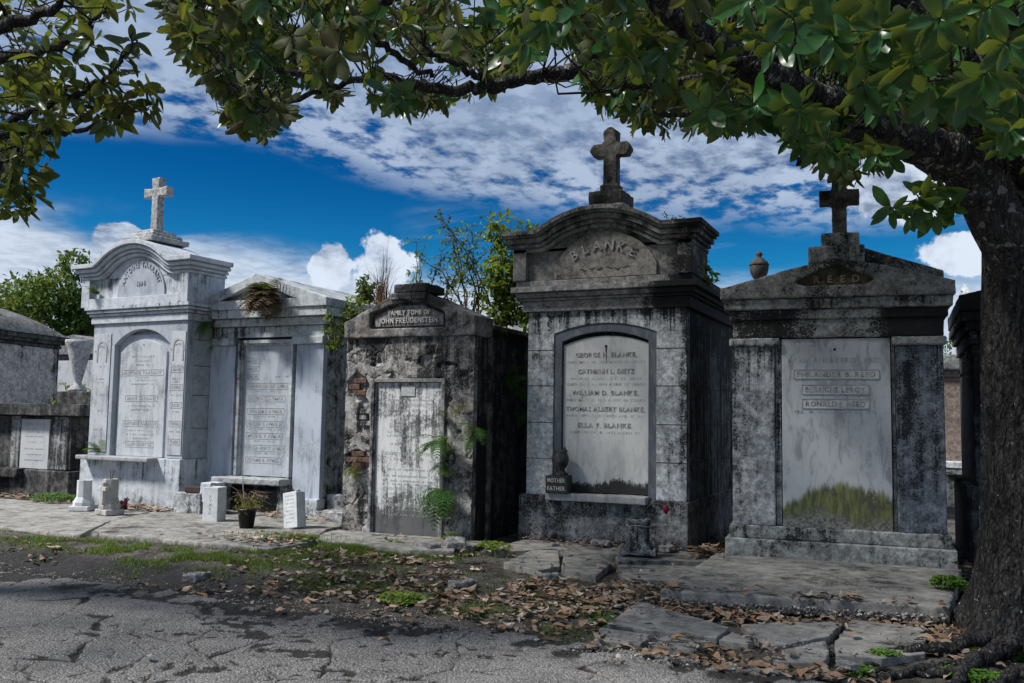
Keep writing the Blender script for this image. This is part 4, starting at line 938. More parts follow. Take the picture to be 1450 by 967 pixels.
urn((-2.72, 15.9, 3.78), .95, UR, 'lidded brown stone urn showing above the gap between the two rightmost tombs')
MB().lathe([(.13, 3.48), (.10, 3.55), (.08, 3.78)], 16, c=(-2.55, 15.9)).build('urn_pedestal', UW).update() if False else None
tg = tag(MB().lathe([(.16, 3.48), (.15, 3.60), (.09, 3.66), (.08, 3.78)], 16, c=(-2.72, 15.9)).build('urn_pedestal', UW, smooth=True), 'white turned pedestal under the brown stone urn', 'pedestal')
v = thing('marble_vase', 'white marble vase on a dark block behind the low dark tomb', 'vase', (-15.15, 12.6, 1.86))
MB().lathe([(.17, 0), (.17, .05), (.08, .12), (.07, .18), (.12, .40), (.20, .75), (.22, .88), (.26, .94), (.26, 1.0), (.2, 1.0)], 18).build('body', UW, v, smooth=True)
tag(MB().box(-15.45, -14.3, 12.35, 12.85, 1.602, 1.858).build('stone_block', ST0, None, bev=.02), 'dark stone block under the white marble vase', 'block')
# far boundary wall seen through the gap by the tree
w = thing('brown_wall', 'long brown rendered vault wall with grey coping seen past the tree', 'wall', (3.0, 20, 0))
WB = stone('brown vault wall', (.24, .19, .165), (.17, .135, .12), cover=.20, streak=.5, seed=85, soot=(.05, .045, .04))
MB().box(-4.2, 12, 0, 2.5, -.1, 2.43).build('wall_face', WB, w, bev=.01); MB().box(-4.3, 12.1, -.08, 2.6, 2.43, 2.56).build('moulding', WB, w, bev=.02)
MB().box(-4.4, 12.2, -.16, 2.7, 2.56, 2.86).build('coping', GR2, w, bev=.03); MB().box(-4.2, 12, -.5, 0, -.1, .66).build('base_step', GR2, w, bev=.02); MB().box(-4.2, 12, -.52, 0, .66, .78).build('white_ledge', WH2, w, bev=.01)
ob = thing('white_monument', 'tapering white monument rising behind the brown wall', 'monument', (.72, 26, 0))
MB().box(-.6, .6, -.6, .6, -.1, 2.6).build('base', WH2, ob, bev=.02)
MB().add([(-.42, -.42, 2.6), (.42, -.42, 2.6), (.42, .42, 2.6), (-.42, .42, 2.6), (-.16, -.16, 4.8), (.16, -.16, 4.8), (.16, .16, 4.8), (-.16, .16, 4.8), (0, 0, 5.1)], [(0, 1, 5, 4), (1, 2, 6, 5), (2, 3, 7, 6), (3, 0, 4, 7), (4, 5, 8), (5, 6, 8), (6, 7, 8), (7, 4, 8)]).build('shaft', WH2, ob)
# ---------------------------------------------------------------- magnolia trees
def barkmat(name, seed=0, pale=.5):
    m, t, b = newmat(name); co = t.mapv(t.n('ShaderNodeTexCoord').outputs['Object'], loc=(seed, seed * 2, 0))
    n1 = t.noise(co, 2.5, 6, .6); n2 = t.noise(t.mapv(co, (14, 14, 3.5)), 1.6, 8, .7, .5); n3 = t.noise(co, 45, 5, .7)
    vo = t.n('ShaderNodeTexVoronoi', {'feature': 'DISTANCE_TO_EDGE'}, Scale=1.0); t.set(vo.inputs['Vector'], t.mapv(t.mix(.10, co, t.n('ShaderNodeTexNoise', Scale=6.0, Vector=co).outputs[1]), (34, 34, 7)))
    col = t.mix(t.ss(n2, .35, .65), (.018, .017, .016), (.085, .08, .075))
    col = t.mix(t.ss(n3, .5, .75, 0, .6), col, (.16, .15, .14)); col = t.mix(t.ss(vo.outputs[0], .10, .0, 0, .8), col, (.010, .010, .010))
    li = t.noise(co, 13, 5, .6); li2 = t.noise(t.mapv(co, loc=(9, 4, 2)), 17, 2, .4)
    col = t.mix(t.ss(t.m('ADD', li, t.m('MULTIPLY', n3, .16)), .76 - .055 * pale, .81 - .055 * pale, 0, .8), col, (.27, .27, .25))
    col = t.mix(t.ss(t.m('ADD', li2, t.m('MULTIPLY', n3, .10)), .765, .785, 0, .8), col, (.40, .40, .39))
    t.set(b.inputs['Base Color'], col); b.inputs['Roughness'].default_value = .9; b.inputs['Specular IOR Level'].default_value = .2
    bump(t, b, t.m('ADD', t.m('MULTIPLY', t.ss(vo.outputs[0], 0, .3), .8), n2), 1.0, .02); return m


BARK = barkmat('magnolia bark', 1, .3); BARK2 = barkmat('pale lichened limb bark', 4, 1.9)
LEAF = leafmat('magnolia leaf', (.012, .075, .015), (.03, .135, .022), (.045, .055, .014), gloss=.34, trans=.27)
LEAFY = leafmat('olive magnolia leaf', (.03, .07, .02), (.07, .11, .025), (.06, .065, .02), gloss=.35, trans=.42)


def leaf_template(fold=.22, droop=.22, w=.40, seed=0):
    st = [0, .06, .25, .5, .72, .9, 1.0]; wd = [.02, .10, .36, .50, .46, .24, .02]; V = []; r = random.Random(seed)
    for t_, a in zip(st, wd):
        h = a * w; z = -droop * t_ * t_ + .05 * sin(t_ * 6 + seed); V += [(t_, -h, z + fold * h * 1.2 + r.uniform(-.01, .01)), (t_, 0, z), (t_, h, z + fold * h * 1.2 + r.uniform(-.01, .01))]
    Fc = []
    for i in range(len(st) - 1):
        o = i * 3; Fc += [(o, o + 3, o + 4, o + 1), (o + 1, o + 4, o + 5, o + 2)]
    V = np.array(V); Fc = np.array([(a, d, c, b_)[::-1] for a, b_, c, d in Fc])
    return V, Fc


TL = [leaf_template(.34, .22, .44, 0), leaf_template(.5, .5, .42, 1), leaf_template(.14, -.10, .48, 2)]


def frame_from(dirs, ups):
    d = dirs / np.linalg.norm(dirs, axis=1, keepdims=True); u = ups - (ups * d).sum(1, keepdims=True) * d; n = np.linalg.norm(u, axis=1, keepdims=True)
    u = np.where(n > 1e-3, u / np.maximum(n, 1e-6), np.array([[.3, .9, .1]])); s = np.cross(u, d); return np.stack([d, s, u], 2)


def scatter_leaves(pos, dirs, ups, size, kinds):
    Vs, Fs = [], []; o = 0; Rm = frame_from(dirs, ups)
    for k in range(len(TL)):
        ix = np.where(kinds == k)[0]
        if not len(ix): continue
        V, Fc = TL[k]; W_ = np.einsum('nij,vj->nvi', Rm[ix], V) * size[ix][:, None, None] + pos[ix][:, None, :]
        n = len(ix); nv = len(V); Vs.append(W_.reshape(-1, 3)); Fs.append((Fc[None] + (np.arange(n) * nv)[:, None, None] + o).reshape(-1, 4)); o += n * nv
    return np.concatenate(Vs), np.concatenate(Fs)


def rosettes(centers, axes, size=.15, n=(7, 11)):
    P_, D_, U_, S_ = [], [], [], []
    for c, a in zip(centers, axes):
        a = a / np.linalg.norm(a); k = rng.integers(*n); q = np.cross(a, [.3, .2, .9]); q /= np.linalg.norm(q) + 1e-9; w_ = np.cross(a, q); ph = rng.random() * 6.28
        for i in range(k):
            th = ph + i * 2.4 + rng.normal() * .2; tilt = rad(rng.uniform(38, 98)); rdir = q * cos(th) + w_ * sin(th)
            d = a * cos(tilt) + rdir * sin(tilt) + np.array([0, 0, -.42]) + rng.normal(size=3) * .12; back = rng.uniform(-.05, .02)
            P_.append(c + a * back + d * .012); D_.append(d); U_.append(a * 1.0 + rng.normal(size=3) * .25 - rdir * .15); S_.append(size * rng.uniform(.65, 1.15))
    return np.array(P_), np.array(D_), np.array(U_), np.array(S_)


def branch(mb, pts, r0, r1, seg=9, wob=.03, n=None, seed=0, pw=.8):
    """smooth wobbling branch through the given points"""
    pts = np.array(pts, float); t_ = np.linspace(0, len(pts) - 1, n or len(pts) * 5); out = []
    P0 = np.vstack([2 * pts[0] - pts[1], pts, 2 * pts[-1] - pts[-2]])
    for s in t_:
        i = min(int(s), len(pts) - 2); f = s - i; a, b_, c, d = P0[i], P0[i + 1], P0[i + 2], P0[i + 3]
        out.append(.5 * (2 * b_ + (c - a) * f + (2 * a - 5 * b_ + 4 * c - d) * f * f + (3 * b_ - 3 * c + d - a) * f ** 3))
    out = np.array(out); out[1:-1] += rng.normal(size=out[1:-1].shape) * wob; rr = r0 + (r1 - r0) * np.linspace(0, 1, len(out)) ** pw
    rr = rr * (1 + rng.normal(size=len(rr)) * .05); mb.tube([tuple(p) for p in out], list(rr), seg); return out


def trunk_mesh(name, cx, cy, r, h, mat, lean=(0, 0), flare=.35, seg=260, nz=330):
    zs = np.linspace(-.12, h, nz); th = np.linspace(0, 2 * pi, seg, endpoint=False); T, Z = np.meshgrid(th, zs)
    fl = flare * .6 * np.exp(-np.maximum(Z, 0) / .30); lob = 1 + .22 * np.sin(T * 5 + 1.3) * np.exp(-np.maximum(Z, 0) / .45) + .06 * np.sin(3 * T + Z * .8) + .03 * np.sin(7 * T + 1)
    rr = (r + fl) * lob * (1 - .22 * sstep(Z, h * .45, h))
    u, w_ = np.cos(T) * 4.2, np.sin(T) * 4.2
    # bark plates: cells in angle and height
    a = T * r * 1.0; c = fbm(a * 30 + 3 + 2.0 * fbm(a * 5, Z * 3, 2, 57), Z * 3.0, 4, 51); c2 = fbm((a + .02 * fbm(a * 20, Z * 6, 3, 52)) * 48, Z * 6, 3, 53)
    ridge = 1 - np.abs(2 * c - 1); ridge2 = 1 - np.abs(2 * c2 - 1)
    wrap = sstep(T, 0, .25) * sstep(-T, -6.283, -6.03)
    rr = rr - (.020 * sstep(ridge, .80, .97) + .010 * sstep(ridge2, .78, .96)) * wrap + .05 * (fbm(u * .5 + 2, Z * .9 + w_ * .5, 3, 54) - .5)
    X = cx + rr * np.cos(T) + lean[0] * Z; Y = cy + rr * np.sin(T) + lean[1] * Z
    i = np.arange(seg)[None, :] + np.arange(nz - 1)[:, None] * seg; j = (np.arange(seg) + 1) % seg; j = j[None, :] + np.arange(nz - 1)[:, None] * seg
    Fc = np.stack([i.ravel(), j.ravel(), (j + seg).ravel(), (i + seg).ravel()], 1)
    return npmesh(name, np.stack([X.ravel(), Y.ravel(), Z.ravel()], 1), Fc, mat, True)


CONT = [(-60, 330), (0, 312), (40, 305), (66, 250), (72, 195), (98, 175), (100, 60), (150, 30), (205, 25), (240, 45), (262, 95), (300, 140), (335, 205), (390, 205), (408, 160), (420, 140), (455, 165), (500, 150), (560, 172), (640, 165), (690, 150),
        (735, 118), (760, 80), (805, 78), (818, 130), (850, 165), (900, 190), (950, 203), (1000, 200), (1055, 208), (1100, 200), (1128, 225), (1150, 245), (1165, 255), (1205, 272), (1222, 262), (1262, 250), (1280, 195), (1340, 185), (1400, 240), (1520, 240)]
CU = np.array([c[0] for c in CONT]); CV = np.array([c[1] for c in CONT])


LU = np.array([925, 985, 1060, 1150, 1240, 1320, 1385]); LV = np.array([-10, 45, 95, 135, 178, 212, 262]); LD = np.array([5.5, 5.7, 6.0, 6.4, 6.8, 7.1, 7.4])


def canopy(center, radii, n_in, n_out, zfloor, right=None, seed=0):
    """tip positions through the crown; where the camera sees it the crown ends along its real lower edge"""
    r = np.random.default_rng(seed); keep_in, keep_out = [], []
    while len(keep_in) < n_in or len(keep_out) < n_out:
        q = r.normal(size=(8000, 3)); q /= np.linalg.norm(q, axis=1, keepdims=True); q *= (r.random((8000, 1)) ** (1 / 3)); p = np.array(center) + q * np.array(radii)
        p = p[p[:, 2] > zfloor(p)]; u, v_, w_ = PROJ(p); inside = (w_ > .3) & (u > -60) & (u < 1510) & (v_ > -45) & (v_ < 1000)
        d = np.linalg.norm(p - CAM, axis=1); marg = .14 * F / np.maximum(d, .5)
        lim = np.interp(u, CU, CV) - marg
        if right is not None: ok = right(u, v_, d)
        else: ok = np.ones(len(p), bool)
        den = fbm(u / 60, v_ / 40, 3, 60 + seed); thin = ((u > 400) & (u < 840) & (den > .585)) | ((u > 230) & (u < 1000) & (d < 4.2))
        lv = np.interp(u, LU, LV); ld_ = np.interp(u, LU, LD); thin |= (u > 940) & (u < 1400) & (v_ > lv - 42) & (v_ < lv + 12) & (d < ld_)
        good = inside & (v_ < lim) & ok & (d > 3.3) & ~thin
        keep_in += list(p[good]); out = ~inside & (d > 2.4) & ((w_ < .3) | (v_ < -45) | (u < -60) | (u > 1510)) & ~((w_ > .3) & (v_ > 250)); out &= fbm(p[:, 0] * .9, p[:, 1] * .9, 3, 70) < .62; keep_out += list(p[out])
    return np.array(keep_in[:n_in]), np.array(keep_out[:n_out])


# ---- the big magnolia whose trunk stands at the right edge
tree = thing('magnolia_tree', 'spreading magnolia tree with thick dark trunk at the right edge and limbs over the tombs', 'tree')
TX, TY = .71, 7.62
link('trunk', trunk_mesh('trunk', TX, TY, .42, 4.4, BARK, lean=(-.0, 0), flare=.30, nz=460), tree)
skel = []; lb = MB()
top = np.array([TX - .05, TY, 2.55])
tr2 = MB(); branch(tr2, [(TX, TY, 3.7), (TX + .01, TY, 4.35), (TX + .1, TY + .1, 4.9), (TX + .2, TY + .3, 5.6), (TX, TY + .2, 7.2)], r0=.37, r1=.12, seg=18, wob=.01); tr2.build('upper_trunk', BARK, tree, smooth=True)
main = [(TX + .05, TY, 2.15), P(1385, 262, 7.35), P(1320, 212, 7.1), P(1240, 178, 6.75), P(1150, 135, 6.35), P(1060, 95, 6.0), P(985, 45, 5.7), P(925, -10, 5.45), P(840, -120, 5.3), P(740, -260, 5.2)]
m1 = MB(); skel.append(branch(m1, main, .235, .035, 14, .010, n=64, pw=.55)); m1.build('limb', BARK2, tree, smooth=True, label='thick pale lichened limb arching up to the left')
LB = [([P(925, 60, 8.3), P(850, 84, 7.9), P(800, 103, 7.7), P(755, 110, 7.5), P(700, 122, 7.35), P(640, 126, 7.2), P(585, 120, 7.1), P(540, 108, 7.0), P(490, 118, 6.9), P(420, 142, 6.7), P(355, 160, 6.6)], .085, .012),
      ([P(1060, -10, 8.6), P(925, 60, 8.3)], .11, .085),
      ([P(1300, 60, 7.9), P(1180, 10, 8.2), P(1060, -10, 8.6)], .15, .11), ([(TX, TY, 3.0), P(1380, 140, 7.7), P(1300, 60, 7.9)], .2, .15),
      ([P(640, -60, 6.4), P(560, -5, 6.5), P(500, 28, 6.5), P(472, 70, 6.5), P(462, 90, 6.5), P(430, 105, 6.4), P(385, 95, 6.3)], .055, .012), ([P(450, -40, 6.5), P(478, 20, 6.5), P(520, 48, 6.6), P(560, 78, 6.7), P(612, 110, 6.9)], .04, .02),
      ([P(840, -120, 5.3), P(740, -90, 5.8), P(640, -60, 6.4)], .07, .055), ([P(700, 122, 7.35), P(660, 100, 7.2), P(625, 80, 7.1), P(600, 66, 7.0)], .035, .015),
      ([P(1150, 135, 6.35), P(1080, 150, 6.0), P(1000, 165, 5.7), P(930, 160, 5.4)], .05, .012), ([P(1060, 95, 6.0), P(980, 110, 5.8), P(900, 120, 5.5), P(850, 130, 5.3)], .04, .01),
      ([P(1240, 178, 6.75), P(1190, 205, 6.3), P(1150, 225, 6.0), P(1130, 235, 5.9)], .035, .01), ([P(1400, 280, 7.1), P(1350, 275, 6.6), P(1310, 290, 6.2), P(1275, 300, 6.0)], .02, .008),
      ([(TX, TY, 3.1), P(1440, 60, 6.6), P(1400, -60, 6.0), (-1.2, 3.5, 4.6)], .16, .03), ([(TX, TY, 3.4), (-.5, 8.2, 4.8), (-2.2, 9.2, 5.8), (-4, 9.8, 6.4)], .16, .03), ([(TX, TY, 3.3), (2.2, 7.5, 4.8), (4, 7.4, 5.6)], .18, .03),
      ([(TX, TY, 3.6), (-.8, 6.6, 5.2), (-2.6, 6, 6.2), (-4.8, 5.6, 6.6)], .15, .03), ([(TX, TY, 3.6), (1.6, 9.5, 5.0), (2, 11, 6)], .14, .03), ([P(740, -260, 5.2), P(600, -200, 5.4), P(420, -90, 5.8), P(330, -10, 6.0), P(300, 60, 6.1)], .055, .01),
      ([P(1060, 95, 6.0), P(1120, 60, 5.2), P(1150, 30, 4.7), P(1170, 70, 4.4)], .03, .008), ([P(1440, 60, 6.6), P(1380, 90, 5.4), P(1350, 110, 4.8)], .03, .008)]
for k, (pp, a, b_) in enumerate(LB):
    mb = MB(); skel.append(branch(mb, pp, a, b_, 10 if a > .05 else 7, .012 if a > .05 else .016)); mb.build('limb', BARK if k else BARK2, tree, smooth=True)
SK = np.concatenate(skel)
tin, tout = canopy((-2.2, 6.6, 5.6), (6.2, 4.3, 3.0), 2150, 800, lambda p: 2.9 + 0 * p[:, 0], right=lambda u, v_, d: (u > 236), seed=1)  # tout: unseen tips added overhead, thinned for dappled shade on the tombs
tin = tin[np.argsort(np.linalg.norm(tin - CAM, axis=1))]
hang = [P(u, v_, d) for u, v_, d in ((1262, 295, 5.9), (1300, 280, 6.0), (1330, 268, 6.1), (1285, 305, 6.0), (1322, 300, 6.1), (1345, 290, 6.2), (1155, 190, 5.9), (1207, 208, 6.1), (1240, 200, 6.3), (1140, 200, 5.8))]
near = [P(u, v_, d) for u, v_, d in ((1065, -5, 3.9), (1178, 48, 4.2), (1165, 20, 4.3), (1245, 40, 4.4), (1330, 25, 4.3), (1395, 105, 4.3), (1425, 60, 4.2), (1290, 80, 4.5), (1360, 130, 4.5), (1440, 130, 4.6), (1120, 15, 4.6), (1225, 75, 4.7), (1400, 10, 4.3), (1320, 120, 4.8), (1430, 180, 4.9), (1270, 100, 4.9))]
cen = np.vstack([tin, tout, np.array(hang), np.array(near)]); nh, nn_ = len(hang), len(near)
ax = rng.normal(size=(len(cen), 3)) * np.array([.8, .8, .5]) + np.array([-.15, -.1, -.1]); ax[-nn_:] = rng.normal(size=(nn_, 3)) * .35 + np.array([.05, -.75, -.35]); ax[-nn_ - nh:-nn_] += np.array([-.3, -.3, -.5])
u_, v__, d_ = PROJ(cen); rt = (u_ > 1000) & (u_ < 1500) & (d_ < 6.5) & (d_ > 0); ax[rt] = ax[rt] * .6 + np.array([.1, -.85, -.45])
lp, ld, lu, lsz = rosettes(cen, ax, .145); kinds = rng.integers(0, 3, len(lp))
uu, vv_, dd = PROJ(lp + ld * .05); vis = (uu > 15) & (uu < 1435) & (vv_ > 8) & (vv_ < 400) & (dd > .5); score = np.where(vis, lsz / np.maximum(dd, .1), 0); pick = np.argsort(-score)[:300]
rest = np.ones(len(lp), bool); rest[pick] = False
V, Fc = scatter_leaves(lp[rest], ld[rest], lu[rest], lsz[rest], kinds[rest])
link('foliage', npmesh('foliage', V, Fc, LEAF, True), tree, kind='stuff')
LM = [npmesh('leaf', V_, F_, LEAF, True) for V_, F_ in TL]; Rm = frame_from(ld[pick], lu[pick])
for q, i in enumerate(pick):
    o = bpy.data.objects.new('leaf', LM[kinds[i]]); C.objects.link(o); o.parent = tree
    M = Matrix([list(Rm[q][r_]) + [lp[i][r_]] for r_ in range(3)] + [[0, 0, 0, 1]]); o.matrix_local = M @ Matrix.Scale(float(lsz[i]), 4)
tw = MB()
for c, a in zip(cen, ax):
    a = a / np.linalg.norm(a); d2 = ((SK - c) ** 2).sum(1); j = int(np.argmin(d2)); D = math.sqrt(d2[j]); tgt = SK[j]
    if D > .8: tgt = c + (tgt - c) / D * .30 + np.array([0, 0, .12])
    D = min(D, .8); m1_ = c * .7 + tgt * .3 - a * D * .16 + rng.normal(size=3) * .03; m2_ = c * .35 + tgt * .65 - a * D * .10 + rng.normal(size=3) * .04; tw.tube([tuple(c + a * .01), tuple(c - a * .05), tuple(m1_), tuple(m2_), tuple(tgt)], [.003, .004, .005, .006, .008], 4)
tw.build('twigs', BARK, tree, smooth=True)['kind'] = 'stuff'
# surface roots
rt_ = MB()
for pts, r0, r1 in [([(.35, 7.25, .12), (.02, 6.9, .05), (-.25, 6.6, .01), (-.45, 6.35, -.03)], .10, .03), ([(.45, 7.1, .12), (.22, 6.7, .06), (.12, 6.3, .03), (.0, 5.95, -.02)], .12, .04), ([(.6, 7.1, .12), (.6, 6.6, .07), (.75, 6.2, .03)], .13, .05),
                    ([(.02, 6.9, .03), (-.2, 6.75, .02), (-.5, 6.65, -.0), (-.7, 6.5, -.03)], .06, .02), ([(.12, 6.3, .02), (-.12, 6.25, .01), (-.4, 6.1, -.03)], .06, .02), ([(.22, 6.6, .04), (.0, 6.45, .03), (-.25, 6.15, .0), (-.35, 5.95, -.03)], .07, .025), ([(.4, 6.6, .03), (.35, 6.3, .02), (.2, 6.1, 0)], .06, .03)]:
    branch(rt_, [(a_, b__, c_ * .6 - .02) for a_, b__, c_ in pts], r0 * .6, r1 * .7, 10, .016)
o = rt_.build('surface_roots', BARK, tree, smooth=True)
md = o.modifiers.new('rough', 'SUBSURF'); md.levels = md.render_levels = 2
if 0.06 not in TEX: tx = bpy.data.textures.new('wear', 'CLOUDS'); tx.noise_scale = .06; tx.noise_depth = 4; TEX[.06] = tx
md = o.modifiers.new('wear', 'DISPLACE'); md.texture = TEX[.06]; md.strength = .03; md.texture_coords = 'GLOBAL'

# ---- second magnolia reaching in from the left
tree2 = thing('magnolia_tree', 'magnolia tree reaching into the picture from the left edge with olive leaves', 'tree')
link('trunk', trunk_mesh('trunk', -8.6, 3.9, .30, 3.2, BARK, flare=.2, seg=90, nz=90), tree2)
sk2 = []
for pp, a, b_ in [([(-8.6, 3.9, 3.0), (-8.3, 4.2, 4.0), (-7.6, 4.8, 4.8), (-6.6, 5.2, 5.4)], .22, .04), ([(-8.6, 3.9, 3.0), (-8.9, 3.5, 4.4), (-9.0, 3.4, 6)], .24, .06), ([(-8.5, 3.9, 2.8), P(-120, 120, 7.6), P(-20, 50, 7.4), P(60, 20, 7.3), P(110, -20, 7.2)], .09, .02),
                  ([P(-120, 120, 7.6), P(0, 82, 7.2), P(55, 74, 7.0), P(100, 55, 6.9), P(135, 28, 6.8), P(152, 10, 6.8)], .05, .008), ([P(-120, 180, 7.5), P(-10, 190, 7.1), P(50, 185, 7.0), P(105, 186, 6.9), P(160, 170, 6.8), P(180, 150, 6.8)], .04, .006),
                  ([P(-60, 190, 7.4), P(30, 165, 7.0), P(75, 145, 6.9), P(130, 125, 6.8), P(160, 100, 6.7), P(185, 70, 6.7), P(190, 45, 6.7)], .035, .006), ([P(-90, 300, 7.5), P(-10, 245, 7.1), P(30, 205, 7.0)], .035, .01), ([(-8.5, 3.9, 2.6), P(-150, 250, 7.7), P(-90, 260, 7.5)], .08, .04)]:
    mb = MB(); sk2.append(branch(mb, pp, a, b_, 8, .012)); mb.build('limb', BARK, tree2, smooth=True)
SK2 = np.concatenate(sk2)
t2in, t2out = canopy((-7.6, 4.6, 4.8), (3.0, 3.0, 2.8), 135, 420, lambda p: 2.6 + 0 * p[:, 0], right=lambda u, v_, d: (u < 215), seed=2)
ext = [P(u + rng.uniform(-6, 6), v_ + rng.uniform(-6, 6), 6.8 + rng.uniform(-.2, .2)) for u, v_ in ((110, 95), (128, 128), (95, 140), (110, 165), (140, 150), (165, 160), (178, 138), (160, 95), (178, 78), (198, 130), (207, 150), (218, 145), (150, 175), (60, 150), (75, 170), (150, 115), (130, 60), (188, 55), (212, 135), (92, 120), (45, 225), (52, 250), (40, 275), (25, 290), (55, 205), (10, 298), (30, 250), (12, 270), (5, 225), (30, 215), (48, 190), (20, 180))]
c2 = np.vstack([t2in, t2out, np.array(ext)]); ax2 = rng.normal(size=(len(c2), 3)) * .45 + np.array([.35, .15, .55])
lp, ld, lu, lsz = rosettes(c2, ax2, .145); kd = rng.integers(0, 3, len(lp)); uu, vv_, dd = PROJ(lp); vis = (uu > 10) & (uu < 240) & (vv_ > 8) & (vv_ < 330) & (dd > .5); score = np.where(vis, lsz / np.maximum(dd, .1), 0); pick = np.argsort(-score)[:160]
rest = np.ones(len(lp), bool); rest[pick] = False; V, Fc = scatter_leaves(lp[rest], ld[rest], lu[rest], lsz[rest], kd[rest]); link('foliage', npmesh('foliage', V, Fc, LEAFY, True), tree2, kind='stuff')
LM2 = [npmesh('leaf', V_, F_, LEAFY, True) for V_, F_ in TL]; Rm = frame_from(ld[pick], lu[pick])
for q, i in enumerate(pick):
    o = bpy.data.objects.new('leaf', LM2[kd[i]]); C.objects.link(o); o.parent = tree2
    o.matrix_local = Matrix([list(Rm[q][r_]) + [lp[i][r_]] for r_ in range(3)] + [[0, 0, 0, 1]]) @ Matrix.Scale(float(lsz[i]), 4)
tw = MB()
for c, a in zip(c2, ax2):
    a = a / np.linalg.norm(a); d2 = ((SK2 - c) ** 2).sum(1); j = int(np.argmin(d2)); D = math.sqrt(d2[j]); tgt = SK2[j]
    if D > 1.2: tgt = c - a * .4 + (tgt - c) / D * .4
    mid = (c + tgt) / 2 - a * min(.12, D * .2) + rng.normal(size=3) * .03; tw.tube([tuple(c), tuple(c - a * .06), tuple(mid), tuple(tgt)], [.003, .005, .006, .008], 4)
tw.build('twigs', BARK, tree2, smooth=True)['kind'] = 'stuff'


# ---- trees beyond the tombs
FARL = leafmat('broad tree leaf', (.05, .13, .03), (.11, .22, .04), (.06, .11, .03), gloss=.55, trans=.3, spec=.3)


def far_tree(x, y, h, r, label, seed, n=22000, ls=.20, zb=1.0):
    t = thing('broadleaf_tree', label, 'tree', (x, y, 0), 0, 'trees beyond the tombs'); g = np.random.default_rng(seed); mb = MB(); mb.tube([(0, 0, -.1), (.1, 0, h * .3), (-.1, .1, h * .6), (0, 0, h * .85)], [.28, .22, .14, .05], 8)
    for k in range(7):
        a = g.random() * 6.28; mb.tube([(0, 0, h * (.25 + .06 * k)), (cos(a) * r * .5, sin(a) * r * .5, h * (.45 + .06 * k)), (cos(a) * r * .85, sin(a) * r * .85, h * (.5 + .06 * k))], [.12, .07, .02], 6)
    mb.build('trunk', BARK, t, smooth=True); nc = 60; q = g.normal(size=(nc, 3)); q /= np.linalg.norm(q, axis=1, keepdims=True); q *= g.uniform(.45, 1, (nc, 1)); cc = q * np.array([r, r, (h - zb) / 2]) + np.array([0, 0, (h + zb) / 2]); cr = g.uniform(.45, .9, nc) * r * .36
    ix = g.integers(0, nc, n); o_ = g.normal(size=(n, 3)); o_ /= np.linalg.norm(o_, axis=1, keepdims=True); pos = cc[ix] + o_ * cr[ix][:, None] * g.uniform(.6, 1.1, (n, 1)); pos = pos[pos[:, 2] > zb * .7]; m_ = len(pos)
    V, Fc = scatter_leaves(pos, g.normal(size=(m_, 3)) + np.array([0, 0, -.3]), g.normal(size=(m_, 3)) * .6 + np.array([0, 0, 1]), g.uniform(.6, 1.2, m_) * ls, g.integers(0, 3, m_)); link('crown', npmesh('crown', V, Fc, FARL, True), t, kind='stuff')


far_tree(-36, 24, 6.2, 3.6, 'bushy green tree at the far left above the curved tomb roof', 1)
far_tree(-29.0, 24, 6.9, 3.3, 'taller green tree just left of the tall white tomb', 2, 28000)
far_tree(-25.5, 26, 5.6, 2.6, 'green tree standing behind the tall white tomb', 3, 3500)
far_tree(-44, 30, 7.0, 4.5, 'green tree beyond the left end of the row', 4, 3500)
far_tree(1.5, 34, 4.6, 2.6, 'low green tree behind the brown wall by the trunk', 5, 3500)
far_tree(12, 32, 7.0, 4.0, 'green tree beyond the brown wall on the right', 6, 3500)
# ---------------------------------------------------------------- plants growing on the tombs
FERN = leafmat('fern green', (.03, .11, .02), (.07, .20, .035), (.035, .10, .02), gloss=.6, trans=.3, spec=.3)
FERNB = leafmat('dry brown fern', (.11, .075, .05), (.20, .14, .09), (.09, .06, .045), gloss=.8, trans=.12, spec=.1)
MOSSG = leafmat('olive weed', (.10, .12, .02), (.17, .18, .03), (.08, .09, .02), gloss=.6, trans=.25, spec=.2)
WEED = leafmat('bright weed', (.08, .20, .025), (.14, .30, .04), (.07, .16, .025), gloss=.5, trans=.35, spec=.3)
GRS = leafmat('grass blade', (.07, .17, .025), (.18, .28, .05), (.08, .15, .03), gloss=.6, trans=.3, spec=.2)
STM = plain('plant stem', (.07, .055, .035)); STR = plain('straw stem', (.22, .15, .09))


def frond_mesh(mat, pairs=12, L=1.0, w=.25, droop=.55, seed=0):
    r = random.Random(seed); mb = MB(); pts = []
    for i in range(pairs + 1):
        t_ = i / pairs; pts.append(Vector((t_ * L * (1 - .25 * t_ * droop), .05 * sin(t_ * 3 + seed), .38 * t_ - droop * t_ * t_)))
    mb.tube([tuple(p) for p in pts], [.008 * (1 - .7 * i / pairs) for i in range(pairs + 1)], 3)
    for i in range(1, pairs + 1):
        t_ = i / pairs; ll = w * (sin(pi * min(1, t_ * .85 + .12)) ** .7) * L; p = pts[i]; d = (pts[i] - pts[i - 1]).normalized()
        for s in (-1, 1):
            tip = p + Vector((d.x * ll * .45, s * ll, d.z * ll * .4 - ll * .18 + r.uniform(-.02, .02))); b_ = d * (L / pairs * .24); m_ = (p + tip) / 2
            mb.add([p - b_, p + b_, m_ + b_ * .9, tip, m_ - b_ * .9], [(0, 1, 2, 4), (4, 2, 3)])
    return mb.mesh('frond', mat)


FM = {}


